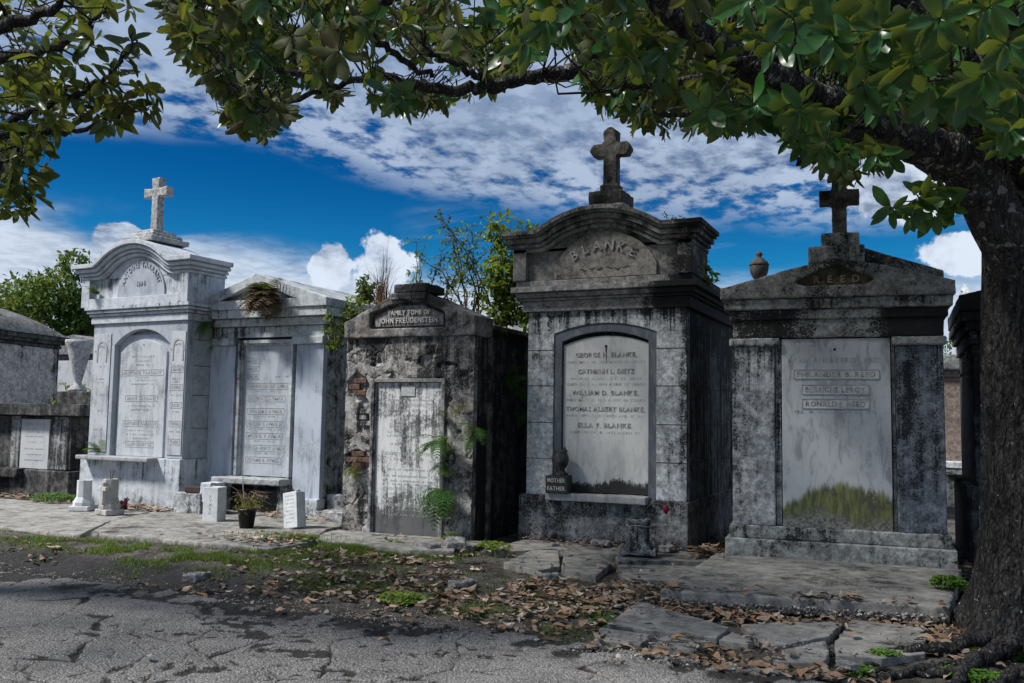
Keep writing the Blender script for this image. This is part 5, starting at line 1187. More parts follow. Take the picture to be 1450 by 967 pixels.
def fern(loc, n, L, label, mat=FERN, out=(0, -1, 0), spread=1.0, up=.5, name='fern', group=None, seed=0, droop=.55, stuff=False):
    t = thing(name, label, 'fern', loc, 0, group); r = random.Random(seed); key = (mat.name, droop)
    if key not in FM: FM[key] = [frond_mesh(mat, seed=k, droop=droop) for k in range(3)]
    o3 = Vector(out).normalized()
    for i in range(int(n * 1.15) + 1):
        d = (o3 + Vector((r.uniform(-1, 1), r.uniform(-.4, .4), r.uniform(-.6, .9) * up)) * spread).normalized(); z = Vector((0, 0, 1)); y = z.cross(d)
        if y.length < .05: y = Vector((1, 0, 0))
        y.normalize(); z2 = d.cross(y); M = Matrix((d, y, z2)).transposed().to_4x4(); o = link('frond', FM[key][r.randrange(3)], t); s = L * r.uniform(.65, 1.15)
        o.matrix_local = Matrix.Translation((r.uniform(-.03, .03), r.uniform(-.02, .01), r.uniform(-.03, .03))) @ M @ Matrix.Scale(s, 4)
    return t


fern((-12.28, 10.50, 3.38), 13, .26, 'small fern growing from the left corner of the tall white tomb attic', up=.8, seed=1)
fern((-11.95, 10.42, .86), 9, .34, 'fern sprawling over the left end of the white tomb sill', out=(-.8, -.4, .1), seed=2)
fern((-10.15, 10.78, 2.86), 15, .30, 'green fern hanging at the left corner of the pale gabled tomb', out=(-.2, -.6, -.2), seed=3, droop=.9)
fern((-10.08, 10.78, 2.50), 6, .16, 'small green fern below the capital of the pale gabled tomb', out=(-.2, -.6, -.2), seed=33, droop=.9)
fern((-5.50, 9.86, 1.20), 15, .40, 'middle fern on the right edge of the stained tablet', seed=4, out=(-.1, -1, -.2), spread=1.1)
fern((-5.48, 9.84, .58), 17, .44, 'lowest fern hanging over the right edge of the stained tablet', seed=5, out=(.05, -1, -.3), spread=1.1, droop=.9)
fern((-5.08, 9.86, 1.34), 11, .36, 'fern on the right corner of the crumbling tomb', seed=6, out=(.6, -.6, -.2))
fern((-5.49, 9.87, .92), 8, .24, 'small fern between the two larger ones on the right frame of the stained tablet', seed=35, out=(.1, -1, -.3))
fern((-5.40, 9.87, .36), 6, .22, 'small fern low on the right side of the stained tablet frame', seed=36, out=(.2, -1, -.2))
fern((-5.25, 9.87, 1.62), 6, .2, 'small fern high on the crumbling wall right of the stained tablet', seed=37, mat=MOSSG, out=(.2, -1, -.2))
fern((-5.52, 9.86, 1.52), 5, .16, 'tiny pale fern above the ferns beside the stained tablet', seed=34, mat=MOSSG, out=(.4, -1, .2))
fern((-5.02, 10.75, 1.95), 20, .48, 'large dark fern on the shaded side wall between the crumbling tomb and the arched one', seed=7, out=(.9, -.35, -.05))
fern((-5.04, 11.1, 1.6), 8, .36, 'lower fern on the shaded side wall of the crumbling tomb', seed=8, out=(.9, -.3, -.3))
fern((.32, 12.4, .75), 14, .55, 'fern in the dark gap between the two tombs by the tree', seed=9, out=(-.1, -.8, .3))
fern((-6.78, 9.88, .82), 14, .20, 'moss and fern filling the brick hole left of the stained tablet', seed=10, mat=MOSSG, out=(.2, -.6, -.3))
fern((-6.72, 9.87, .95), 8, .16, 'rusty fern over the brick hole left of the stained tablet', seed=11, mat=FERNB, out=(0, -.6, -.5))
t = fern((-9.0, 10.76, 3.17), 130, .46, 'big dried brown fern clump hanging from the pale pediment', mat=FERNB, out=(0, -.22, .05), spread=1.5, up=.8, seed=12, droop=.7)
fern((-8.95, 10.66, 3.26), 14, .36, 'green sprouts in the dried fern clump on the pediment', mat=MOSSG, out=(0, -.7, .2), spread=1.3, seed=13)
fern((-8.92, 10.70, 3.08), 8, .30, 'grey dead strands below the dried fern clump', mat=FERNB, out=(0, -.25, -1), spread=.5, seed=14, droop=.3)


def shrub(loc, stems, label, cat='shrub', mat=FERN, H=1.0, lean=.3, leaf=.055, dens=26, name='shrub', bare=.35, seed=0, curve=.3, lo=0.0, stem=None, group=None):
    t = thing(name, label, cat, loc, 0, group); g = np.random.default_rng(seed); mb = MB(); Pp, Dd = [], []
    for k in range(stems):
        a = g.random() * 6.28; h = H * g.uniform(.55, 1.05); ln = lean * g.uniform(.3, 1.1); pts = []
        for i in range(9):
            t_ = i / 8; pts.append(np.array([cos(a) * ln * t_ ** 1.4 + .03 * g.normal() * t_ + g.normal() * .004, sin(a) * ln * .6 * t_ ** 1.4, h * t_ * (1 - curve * .2 * t_)]) + np.array([g.uniform(-.03, .03), g.uniform(-.03, .03), 0]) * 1.0)
        base = np.array([g.normal() * lean * .25, g.normal() * .06, 0]); pts = [p + base for p in pts]
        mb.tube([tuple(p) for p in pts], list(np.linspace(.011, .003, 9) * (H ** .5)), 4)
        for _ in range(int(dens * h / H)):
            s = g.uniform(lo, 1); i = min(int(s * 8), 7); p = pts[i] + (pts[i + 1] - pts[i]) * (s * 8 - i)
            if g.random() < bare: continue
            d = g.normal(size=3) * np.array([1, 1, .5]) + np.array([0, 0, .1]); tw_ = g.uniform(.02, .12) * H
            q = p + d / np.linalg.norm(d) * tw_; mb.tube([tuple(p), tuple(q)], [.003, .0015], 3)
            for _ in range(3): Pp.append(q + g.normal(size=3) * .012); Dd.append(d * .4 + g.normal(size=3) * .7)
    mb.build('stems', stem or STM, t)
    Pp = np.array(Pp); n = len(Pp)
    if n: V, Fc = scatter_leaves(Pp, np.array(Dd), g.normal(size=(n, 3)) * .5 + np.array([0, 0, 1]), g.uniform(.6, 1.3, n) * leaf, g.integers(0, 3, n)); link('leaves', npmesh('leaves', V, Fc, mat, False), t, kind='stuff')
    return t


YG = leafmat('yellow green shrub leaf', (.20, .34, .05), (.32, .46, .08), (.22, .36, .06), gloss=.5, trans=.5, spec=.3)
DKG = leafmat('small dark leaf', (.05, .08, .03), (.09, .13, .04), (.05, .08, .03), gloss=.6, trans=.2, spec=.2)
shrub((-5.12, 10.8, 2.70), 12, 'tall leafy yellow green shrub growing on the crumbling tomb roof', mat=YG, H=1.50, lean=.42, leaf=.10, dens=60, seed=1, bare=.2)
shrub((-4.72, 10.8, 2.66), 5, 'smaller yellow green shrub against the left side of the large arched tomb', mat=YG, H=1.1, lean=.25, leaf=.10, dens=50, seed=2, bare=.2)
shrub((-5.75, 10.7, 2.95), 8, 'thin wiry shrub arching from the roof behind the name gable', mat=DKG, H=1.35, lean=.85, leaf=.05, dens=60, seed=3, bare=.3)
shrub((-5.65, 10.9, 2.85), 6, 'sparse dark stemmed shrub in the middle of the crumbling roof', mat=YG, H=1.35, lean=.5, leaf=.055, dens=48, seed=4, bare=.35)
shrub((-6.3, 10.6, 2.9), 3, 'spindly shrub with green lower leaves beside the dry grass tuft', mat=YG, H=1.1, lean=.35, leaf=.06, dens=26, seed=5, bare=.3)
fern((-6.55, 10.2, 2.80), 1, .1, 'tiny rooftop fern', seed=15) if False else None
shrub((-4.28, 10.75, 3.28), 4, 'dry twiggy weed on the left shoulder of the arched tomb', mat=DKG, H=.62, lean=.3, leaf=.035, dens=26, seed=6, name='weed', cat='weed')
shrub((-2.88, 10.8, 3.75), 3, 'little dry weed on the right shoulder of the arched tomb', mat=DKG, H=.26, lean=.10, leaf=.035, dens=22, seed=7, name='weed', cat='weed')
shrub((-2.45, 10.95, 3.1), 3, 'green weed sprouting at the right side of the arched tomb attic', mat=YG, H=.50, lean=.22, leaf=.09, dens=14, seed=8, name='weed', cat='weed')
shrub((-8.1, 12.0, 3.25), 5, 'dark round bush on the roof of the pale gabled tomb', mat=DKG, H=.42, lean=.35, leaf=.07, dens=60, seed=9, bare=.1)
shrub((-9.95, 11.6, 3.2), 3, 'dry sprigs on the left slope of the pale gabled roof', mat=DKG, H=.3, lean=.2, leaf=.03, dens=14, seed=19, name='weed', cat='weed')
shrub((-7.75, 11.5, 2.78), 15, 'tangled green creeper over the right eaves of the pale gabled tomb', mat=YG, H=.55, lean=.65, leaf=.05, dens=60, seed=10, name='creeper', cat='creeper', bare=.2)
shrub((-7.9, 10.95, 2.45), 8, 'pale creeper hanging down the right corner of the pale gabled tomb', mat=YG, H=.62, lean=.3, leaf=.045, dens=40, seed=11, name='creeper', cat='creeper', bare=.3)
shrub((.36, 11.2, 1.95), 10, 'wiry creeper hanging in the gap beside the tree trunk', mat=DKG, H=1.0, lean=.25, leaf=.04, dens=40, seed=12, name='creeper', cat='creeper')
shrub((-16.2, 13.6, 1.2), 9, 'light green weed in front of the grey steps behind the dark tomb', mat=YG, H=.9, lean=.7, leaf=.08, dens=50, seed=13, name='weed', cat='weed')
shrub((-5.3, 13.5, 2.3), 5, 'yellowish shrub between the crumbling tomb and the white tomb behind', mat=YG, H=.7, lean=.5, leaf=.08, dens=30, seed=14)


def tuft(loc, n, H, label, mat, name='grass_tuft', cat='grass tuft', spread=.4, seed=0, w=.010, base=.04):
    g = np.random.default_rng(seed); V, Fc = [], []
    for k in range(n):
        a = g.random() * 6.28; h = H * g.uniform(.4, 1.05); l_ = spread * H * g.uniform(.1, 1); b_ = np.array([g.normal() * base, g.normal() * base, 0]); s = np.array([-sin(a), cos(a), 0]) * w * .5; o = len(V); m_ = 5
        for i in range(m_):
            t_ = i / (m_ - 1); p = b_ + np.array([cos(a) * l_ * t_ ** 1.8, sin(a) * l_ * t_ ** 1.8, h * t_ - .35 * l_ * t_ ** 3]); k_ = 1 - .85 * t_; V += [p - s * k_, p + s * k_]
        Fc += [(o + 2 * i, o + 2 * i + 1, o + 2 * i + 3, o + 2 * i + 2) for i in range(m_ - 1)]
    ob = link(name, npmesh(name, np.array(V), Fc, mat), None); ob.location = loc; tag(ob, label, cat); return ob


DRYG = leafmat('dry grass', (.17, .12, .07), (.28, .20, .12), (.16, .11, .06), gloss=.8, trans=.15, spec=.1); RST = leafmat('rusty grass', (.20, .085, .05), (.28, .13, .08), (.18, .08, .05), gloss=.8, trans=.12, spec=.1)
tuft((-6.55, 10.05, 2.80), 90, .50, 'dense rusty base of the dry grass clump on the crumbling tomb', RST, spread=.25, seed=1, w=.014, base=.06)
tuft((-6.57, 10.1, 3.0), 60, .75, 'tall dark dry grass blades standing up from the rusty clump', plain('dark straw', (.10, .075, .045)), spread=.75, seed=2, w=.009, base=.05)
tuft((-6.63, 10.25, 3.0), 5, 1.05, 'tallest upright dry stalks on the crumbling tomb roof', plain('dark stalk', (.06, .05, .035)), spread=.15, seed=3, w=.014, base=.02)

# ---------------------------------------------------------------- pots, vases and offerings
SG = -.0


def put(o, x, y, z=0.0, rz=0.0, rx=0.0, ry=0.0):
    o.location = (x, y, z); o.rotation_euler = (rx, ry, rz); return o


def octo(r, z0, z1, r2=None, seg=8): return [(r, z0), (r2 or r, z1)]


xy = G(118, 721, .05); t = thing('grave_vase', 'pale octagonal concrete vase, left one of the pair by the white plinth', 'vase', (xy[0], xy[1], .035), rad(20))
MB().box(-.15, .15, -.15, .15, 0, .07).build('foot', POT, t, bev=.01); MB().lathe([(.15, .07), (.15, .12), (.105, .2), (.105, .44), (.08, .44), (.08, .36)], 8).build('body', POT, t, bev=.006)
xy = G(155, 727, .05); t = thing('grave_vase', 'cream stone vase with a small cross on its front by the white plinth', 'vase', (xy[0], xy[1], .035), rad(-14))
MB().box(-.16, .16, -.14, .14, 0, .08).build('foot', POTC, t, bev=.015); MB().lathe([(.14, .08), (.145, .13), (.105, .24), (.105, .50), (.08, .50), (.08, .42)], 8).build('body', POTC, t, bev=.006)
cr = MB(); cross(cr, .03, .16, .46, .06, .37, .20, .06, -.145, -.09); cr.build('cross', POTC, t, bev=.008)
w_ = MB(); [w_.tube([(0, 0, .42), (.02 * s, 0, .52), (.05 * s, .01, .62)], .006, 5) for s in (-1, 1.2)]; w_.build('dry_sprigs', STM, t)
for (u, v_, lab) in ((173, 724, 'dark red withered bouquet leaning on the white plinth'),):
    xy = G(u, v_, .04); t = thing('withered_bouquet', lab, 'bouquet', (xy[0], xy[1], .05)); wine = plain('wine petal', (.07, .015, .022)); brn = plain('withered brown', (.05, .03, .02))
    mb = MB(); r = random.Random(4)
    for k in range(14): mb.lathe([(.001, 0), (.03, .01), (.035, .03), (.02, .045), (.001, .05)], 6, c=(0, 0)) if False else mb.tube([(r.uniform(-.06, .06), r.uniform(-.04, .04), .02 + r.uniform(0, .12)), (r.uniform(-.1, .1), r.uniform(-.07, .07), .06 + r.uniform(0, .14))], [.03, .008], 6)
    mb.build('petals', wine, t); mb = MB(); [mb.tube([(-.03, 0, .05), (-.25 + r.uniform(-.1, .1), r.uniform(-.1, .1), r.uniform(.01, .2))], [.012, .006], 5) for k in range(9)]; mb.build('stalks', brn, t)
xy = G(303, 737, .05); t = thing('grave_vase', 'tall square white vase with a column of dark letters', 'vase', (xy[0], xy[1], .04), rad(8))
vb = MB(); vb.box(-.115, .115, -.10, -.08, 0, .46); vb.box(-.115, .115, .08, .10, 0, .46); vb.box(-.115, -.095, -.08, .08, 0, .46); vb.box(.095, .115, -.08, .08, 0, .46); vb.box(-.095, .095, -.08, .08, 0, .40); vb.build('body', POT, t, bev=.008)
for i, ch in enumerate('AYMAR'): text_mb(MB(), ch, .05, .004, .0, .34 - i * .055, -.10).build('vase_letter', TXD, t)
xy = G(268, 728, .05); t = thing('planter', 'low whitewashed masonry planter beside the tall white tomb', 'planter', (-10.02, 10.28, .03), 0)
pb = MB(); pb.box(-.10, .42, -.12, .25, 0, .30); pb.build('body', stone('peeling white planter', (.58, .60, .62), (.4, .41, .42), soot=(.04, .04, .045), cover=.34, streak=.3, seed=91, grain=.8), t, worn=(.013, .02, .12)); MB().box(.38, .58, -.10, .2, .18, .46).build('block', WHT, t, worn=(.013, .03, .1))
o = MB().box(-.16, .12, -.06, .08, 0, .085).build('brick', plain('dark brick', (.05, .03, .03)), None, bev=.01); put(o, -9.78, 10.25, .335, rad(3)); tag(o, 'single dark brick lying on the low white planter', 'brick')
xy = G(349, 747, .05); t = thing('flower_pot', 'black plastic flower pot with a dry straggly plant before the dark plaque', 'flower pot', (xy[0], xy[1], .04))
BP = plain('black plastic', (.012, .012, .012), rough=.45, bs=.05); MB().lathe([(.085, 0), (.115, .22), (.125, .22), (.125, .25), (.105, .25), (.10, .20), (.0, .20)], 22).build('pot', BP, t, smooth=True)
s_ = MB(); s_.tube([(-.03, 0, .2), (-.08, .0, .5), (-.13, .02, .92)], [.006, .006, .005], 5); s_.build('stick', plain('pale stick', (.38, .36, .30)), t)
mb = MB(); r = random.Random(9); Pp = []
for k in range(46):
    a = r.random() * 6.28; L = r.uniform(.12, .42); lx = r.choice([1, 1, .5]); mb.tube([(r.uniform(-.06, .06), r.uniform(-.06, .06), .2), (cos(a) * L * .4 * lx, sin(a) * L * .3, .2 + L * .7), (cos(a) * L * lx + .08, sin(a) * L * .6, .2 + L * r.uniform(.3, .95))], [.003, .0025, .0015], 3)
mb.build('dry_stems', STR, t)
g_ = np.random.default_rng(4); pp = g_.normal(size=(120, 3)) * np.array([.12, .08, .06]) + np.array([0, 0, .30]); V, Fc = scatter_leaves(pp, g_.normal(size=(120, 3)), g_.normal(size=(120, 3)) + np.array([0, 0, 1]), np.full(120, .05), g_.integers(0, 3, 120)); link('dry_leaves', npmesh('dry_leaves', V, Fc, MOSSG), t, kind='stuff')
xy = G(416, 747, .05); t = thing('memorial_box_vase', 'white square vase with lines of small lettering, tilted to the left', 'vase', (xy[0] + .02, xy[1], .04), rad(-6)); t.rotation_euler = (rad(-6), rad(-11), rad(-6))
vb = MB(); vb.box(-.12, .12, -.08, -.06, 0, .46); vb.box(-.12, .12, .06, .08, 0, .46); vb.box(-.12, -.10, -.06, .06, 0, .46); vb.box(.10, .12, -.06, .06, 0, .46); vb.box(-.10, .10, -.06, .06, 0, .41); vb.build('body', POT, t, bev=.01)
for i, s in enumerate(['MARIE FLORA', 'ALICE HORST', 'CHAS. HORST', 'W. HORST', 'LENA HORST', 'JOS. HORST', 'E. AYMAR', 'MARIE F.']): text_mb(MB(), s, .024, .002, 0, .41 - i * .047, -.08, bold=0, width=.15).build('vase_lettering', TXD, t)
for k in range(2): o = MB().tube([(-.03 + .0 * k, 0, 0), (.03, .01, .015)], .02, 6).build('dead_stub', plain('dead stub', (.02, .018, .015)), t); o.location = (-.03 + .09 * k, 0, .45)

# sill block MOTHER / FATHER and small urn
t = thing('offering_block', 'small dark block lettered MOTHER FATHER on the marble sill', 'block', (-4.67 + .53, 10.30, .60), rad(2))
MB().box(-.14, .14, -.07, .10, 0, .21).build('block', plain('dark stone block', (.045, .045, .042)), t, worn=(.008, .01, .06)); inscription([('MOTHER', 0, .155, .05, .23), ('FATHER', 0, .06, .05, .23)], -.072, TXW, t, name='block_lettering', depth=.006, bold=.01)
t = thing('small_urn', 'small broken blackened urn standing on the lettered block', 'urn', (-4.67 + .54, 10.33, .812)); m_ = stone('blackened urn', (.15, .15, .145), (.08, .08, .08), cover=.4, seed=95)
MB().lathe([(.095, 0), (.095, .025), (.06, .05), (.055, .07), (.09, .12), (.105, .18), (.10, .23), (.085, .27), (.09, .30), (.06, .30), (.05, .22)], 18).build('body', m_, t, smooth=True)
MB().add([(.02, -.03, .28), (.085, -.02, .28), (.08, .03, .28), (.06, -.0, .35)], [(0, 1, 3), (1, 2, 3), (2, 0, 3), (0, 2, 1)]).build('broken_rim', m_, t)
# mossy baluster vase with rose
xy = G(905, 783, .05); VM = stone('mossy white baluster', (.34, .36, .37), (.15, .16, .16), soot=(.015, .017, .017), cover=.52, streak=.7, seed=96, grain=.9)
t = thing('baluster_vase', 'squat black and white stained stone vase wired round the neck, below the marble sill', 'vase', (xy[0], xy[1] + .0, .05), rad(10))
MB().box(-.19, .19, -.17, .17, 0, .06).build('foot', VM, t, worn=(.01, .03, .1)); MB().lathe([(.17, .06), (.15, .10), (.12, .13), (.115, .20), (.115, .28), (.125, .31), (.135, .35), (.12, .37), (.08, .37), (.07, .28)], 10).build('body', VM, t, worn=(.009, .02, .08))
wr = MB(); wr.tube([(.137 * cos(a), .137 * sin(a), .30 + .008 * sin(3 * a)) for a in np.linspace(0, 6.28, 22)], .004, 5); wr.tube([(.12, -.05, .30), (.20, -.06, .33), (.25, -.05, .31), (.30, -.04, .32)], .004, 5); wr.build('wire', plain('pale wire', (.35, .36, .34), metallic=.3), t)
t2 = thing('rose', 'single dark red artificial rose drooping over the plinth from the stained vase', 'rose', (xy[0], xy[1], .05))
MB().tube([(.02, 0, .3), (.05, -.0, .45), (.12, -.01, .53), (.22, -.02, .55), (.30, -.02, .52)], .004, 5).build('stem', plain('rose stem', (.10, .12, .09)), t2)
rp = MB()
for k in range(9):
    a = k * 2.4; rr = .012 + .0035 * k; rp.add([(.305 + cos(a + s) * rr * q, -.03 + sin(a + s) * rr * q, .50 - .05 * (q - .5) + .01 * (k % 2) - (.0 if q > .5 else .02)) for q in (.5, 1.1) for s in (-.55, 0, .55)], [(0, 1, 4, 3), (1, 2, 5, 4)])
rp.lathe([(.002, .435), (.022, .455), (.034, .485), (.03, .52), (.012, .535), (.002, .53)], 10, c=(.305, -.03)); rp.build('petals', plain('dark rose red', (.20, .012, .03), rough=.7, var=.5), t2, smooth=True)
rub = stone('rubble', (.35, .34, .33), (.2, .2, .2), cover=.2, seed=97)
for i, (u, v_, s, lab) in enumerate(((682 + 170, 772, .11, 'flat pale brick fragment left of the stained vase'), (786, 772, .05, 'small white stone at the left foot of the mildewed plinth'), (946, 780, .12, 'pale stone chip at the right foot of the mildewed plinth'), (645, 776, .18, 'rough pale lump on the kerb before the crumbling tomb'), (606, 778, .13, 'low pale stone before the stained tablet'), (775, 814, .10, 'grey flat stone among the leaves left of the doorstep'), (655, 826, .12, 'round grey stone in the leaf litter'), (278, 816, .12, 'mossy grey stone on the edge of the dark soil'), (1200, 700 + 245, .06, 'pale chip beside the surface roots'))):
    xy = G(u, v_, .03); o = MB().box(-s, s, -s * .6, s * .6, -.01, s * .45).build('stone', rub, None, worn=(max(.006, s * .09), s * .5, s * .9)); put(o, xy[0], xy[1], .035 if i not in (5, 6, 7) else .0, i * .7); tag(o, lab, 'stone')

# ---------------------------------------------------------------- ground cover
road_top = .012


def gz(x, y):                                              # height of what lies under a leaf
    z = soil_h(np.array(x), np.array(y)); return z


SLABS = [([(-2.07, 7.38), (.06, 7.80), (.19, 9.93), (-2.12, 9.72)], .12), ([(-16.5, 7.85), (-16.5, 10.4), (-7.0, 10.6), (-6.5, 8.6), (-6.6, 8.0)], .045), ([(-6.9, 8.95), (-7, 9.9), (-4.8, 9.9), (-4.75, 9.2)], .035),
         ([(-2.26, 7.42), (-1.39, 6.80), (-1.4, 6.0), (-2.2, 6.0)], .012), ([(-1.4, 6.9), (-.62, 7.45), (-.1, 7.5), (-.1, 6.6), (-.62, 6.3), (-1.0, 6.0)], .012), ([(-4.6, 8.3), (-4.6, 10.3), (-2.2, 10.3), (-2.15, 8.3)], .024)]


def inpoly(x, y, p):
    c = np.zeros(np.shape(x), bool); n = len(p)
    for i in range(n):
        x1, y1 = p[i]; x2, y2 = p[(i + 1) % n]; k = ((y1 > y) != (y2 > y)) & (x < (x2 - x1) * (y - y1) / (y2 - y1 + 1e-12) + x1); c ^= k
    return c


def ground_z(x, y):
    z = soil_h(x, y)
    for p, h in SLABS: z = np.where(inpoly(x, y, p), np.maximum(z, h + .004), z)
    e = road_edge(x) - y; z = np.where(e > .05, np.maximum(z, .018), z); return z


FLG = [[(-2.26, 7.42), (-1.39, 6.80), (-1.4, 6.43), (-2.2, 6.42)], [(-2.22, 6.37), (-1.42, 6.32), (-1.46, 6.0), (-2.14, 6.0)], [(-1.33, 6.92), (-.92, 7.26), (-.66, 7.40), (-.71, 6.86), (-1.0, 6.36), (-1.12, 6.47)], [(-.97, 6.1), (-.95, 6.31), (-.72, 6.72), (-.66, 6.34), (-.68, 6.09), (-.93, 6.0)], [(-.62, 7.55), (-.10, 7.50), (-.10, 6.68), (-.35, 6.42), (-.62, 6.36), (-.66, 6.72)], [(-4.2, 8.3), (-4.6, 10.3), (-2.2, 10.3), (-2.15, 8.3)]]
DEADS = [leafmat('fallen leaf brown', (.22, .13, .08), (.34, .22, .15), (.30, .22, .17), gloss=.7, trans=.06, spec=.2), leafmat('fallen leaf dark', (.06, .045, .035), (.14, .10, .075), (.12, .09, .07), gloss=.7, trans=.04, spec=.2), leafmat('fallen leaf pale', (.34, .27, .21), (.42, .37, .30), (.38, .34, .29), gloss=.7, trans=.06, spec=.2)]
DL = [leaf_template(.30, .10, .46, 3), leaf_template(.6, .22, .44, 4), leaf_template(.15, -.12, .48, 5)]


def litter(n, fx, size, lift, mat, name, label, cat, seed, up=.26):
    g = np.random.default_rng(seed); x, y = fx(g, n); z = ground_z(x, y) + g.uniform(.004, lift, len(x)); n = len(x)
    a = g.random(n) * 6.28; d = np.stack([np.cos(a), np.sin(a), g.normal(size=n) * .10], 1); u = np.stack([g.normal(size=n) * up, g.normal(size=n) * up, np.where(g.random(n) < .6, 1.0, -1.0)], 1)
    global TL
    keep = TL; TL = DL; V, Fc = scatter_leaves(np.stack([x, y, z + .012], 1), d, u, g.uniform(.55, 1.15, n) * size, g.integers(0, 3, n)); TL = keep
    o = link(name, npmesh(name, V, Fc, mat, True), None, kind='stuff'); o['label'] = label; o['category'] = cat; return o


def field(regions, den=None):
    w = np.array([r[4] for r in regions], float); w /= w.sum()

    def f(g, n):
        k = g.choice(len(regions), n, p=w); R_ = np.array([r[:4] for r in regions])[k]; x = R_[:, 0] + g.normal(size=n) * R_[:, 2]; y = R_[:, 1] + g.normal(size=n) * R_[:, 3]
        on = np.zeros(len(x), bool)
        for p in FLG: on |= inpoly(x, y, p)
        m = (fbm(x * 1.6, y * 1.6, 3, 90) > .40) & (~on | (g.random(len(x)) < .10)) & ~inpoly(x, y, [(-2.2, 7.5), (.15, 7.9), (.2, 10), (-2.2, 10)]) & (y < 9.85) & (y > 5.3); return x[m], y[m]
    return f


# centre x, centre y, spread x, spread y, weight
LIT = [(-4.0, 7.6, 1.1, .65, 10), (-2.8, 7.5, .6, .45, 6), (-5.6, 8.5, .8, .35, 4), (-3.6, 6.6, 1.0, .35, 5), (-1.4, 7.28, .5, .09, 5), (-.3, 7.62, .5, .07, 3), (.08, 7.2, .16, .28, 3), (-.9, 5.95, .45, .15, 2.5), (-1.7, 6.0, .3, .12, 1.5), (-3.0, 8.4, .8, .3, 2), (-8, 7.2, 1.6, .3, 1.0), (-7.0, 8.3, .6, .3, 1.5)]
litter(1500, field(LIT), .12, .03, DEADS[0], 'leaf_litter', 'brown fallen magnolia leaves spread over the bare ground', 'leaf litter', 1)
litter(700, field(LIT), .10, .03, DEADS[2], 'leaf_litter', 'pale tan fallen leaves among the brown ones', 'leaf litter', 11)
litter(2600, field(LIT + [(-6, 6.6, 2.2, .4, 4)]), .085, .02, DEADS[1], 'leaf_litter', 'dark rotting leaves and scraps between the paler leaves', 'leaf litter', 2)
litter(420, lambda g, n: (g.uniform(-2.45, -2.05, n), g.uniform(9.9, 12.3, n)), .13, .10, DEADS[0], 'leaf_litter', 'leaf litter in the dark gap right of the arched tomb', 'leaf litter', 3)
litter(420, lambda g, n: (g.uniform(.15, .45, n), g.uniform(7.6, 13, n)), .13, .08, DEADS[1], 'leaf_litter', 'leaf litter in the passage beside the trunk', 'leaf litter', 4)
litter(170, lambda g, n: (np.concatenate([g.uniform(-10.4, -7.6, n // 2), g.uniform(-11.3, -10.2, n - n // 2)]), np.concatenate([g.normal(size=n // 2) * .07 + 10.45, g.normal(size=n - n // 2) * .06 + 10.15])), .11, .05, DEADS[0], 'leaf_litter', 'leaves blown against the feet of the two pale tombs', 'leaf litter', 5)
litter(160, lambda g, n: (g.uniform(-15.5, -12.8, n), g.normal(size=n) * .15 + 10.9), .11, .06, DEADS[0], 'leaf_litter', 'leaves along the foot of the low dark tomb', 'leaf litter', 6)
litter(120, lambda g, n: (g.uniform(-4.5, -2.6, n), g.normal(size=n) * .06 + 10.22), .07, .03, DEADS[0], 'leaf_litter', 'small leaves and crumbs along the mildewed plinth', 'leaf litter', 7)

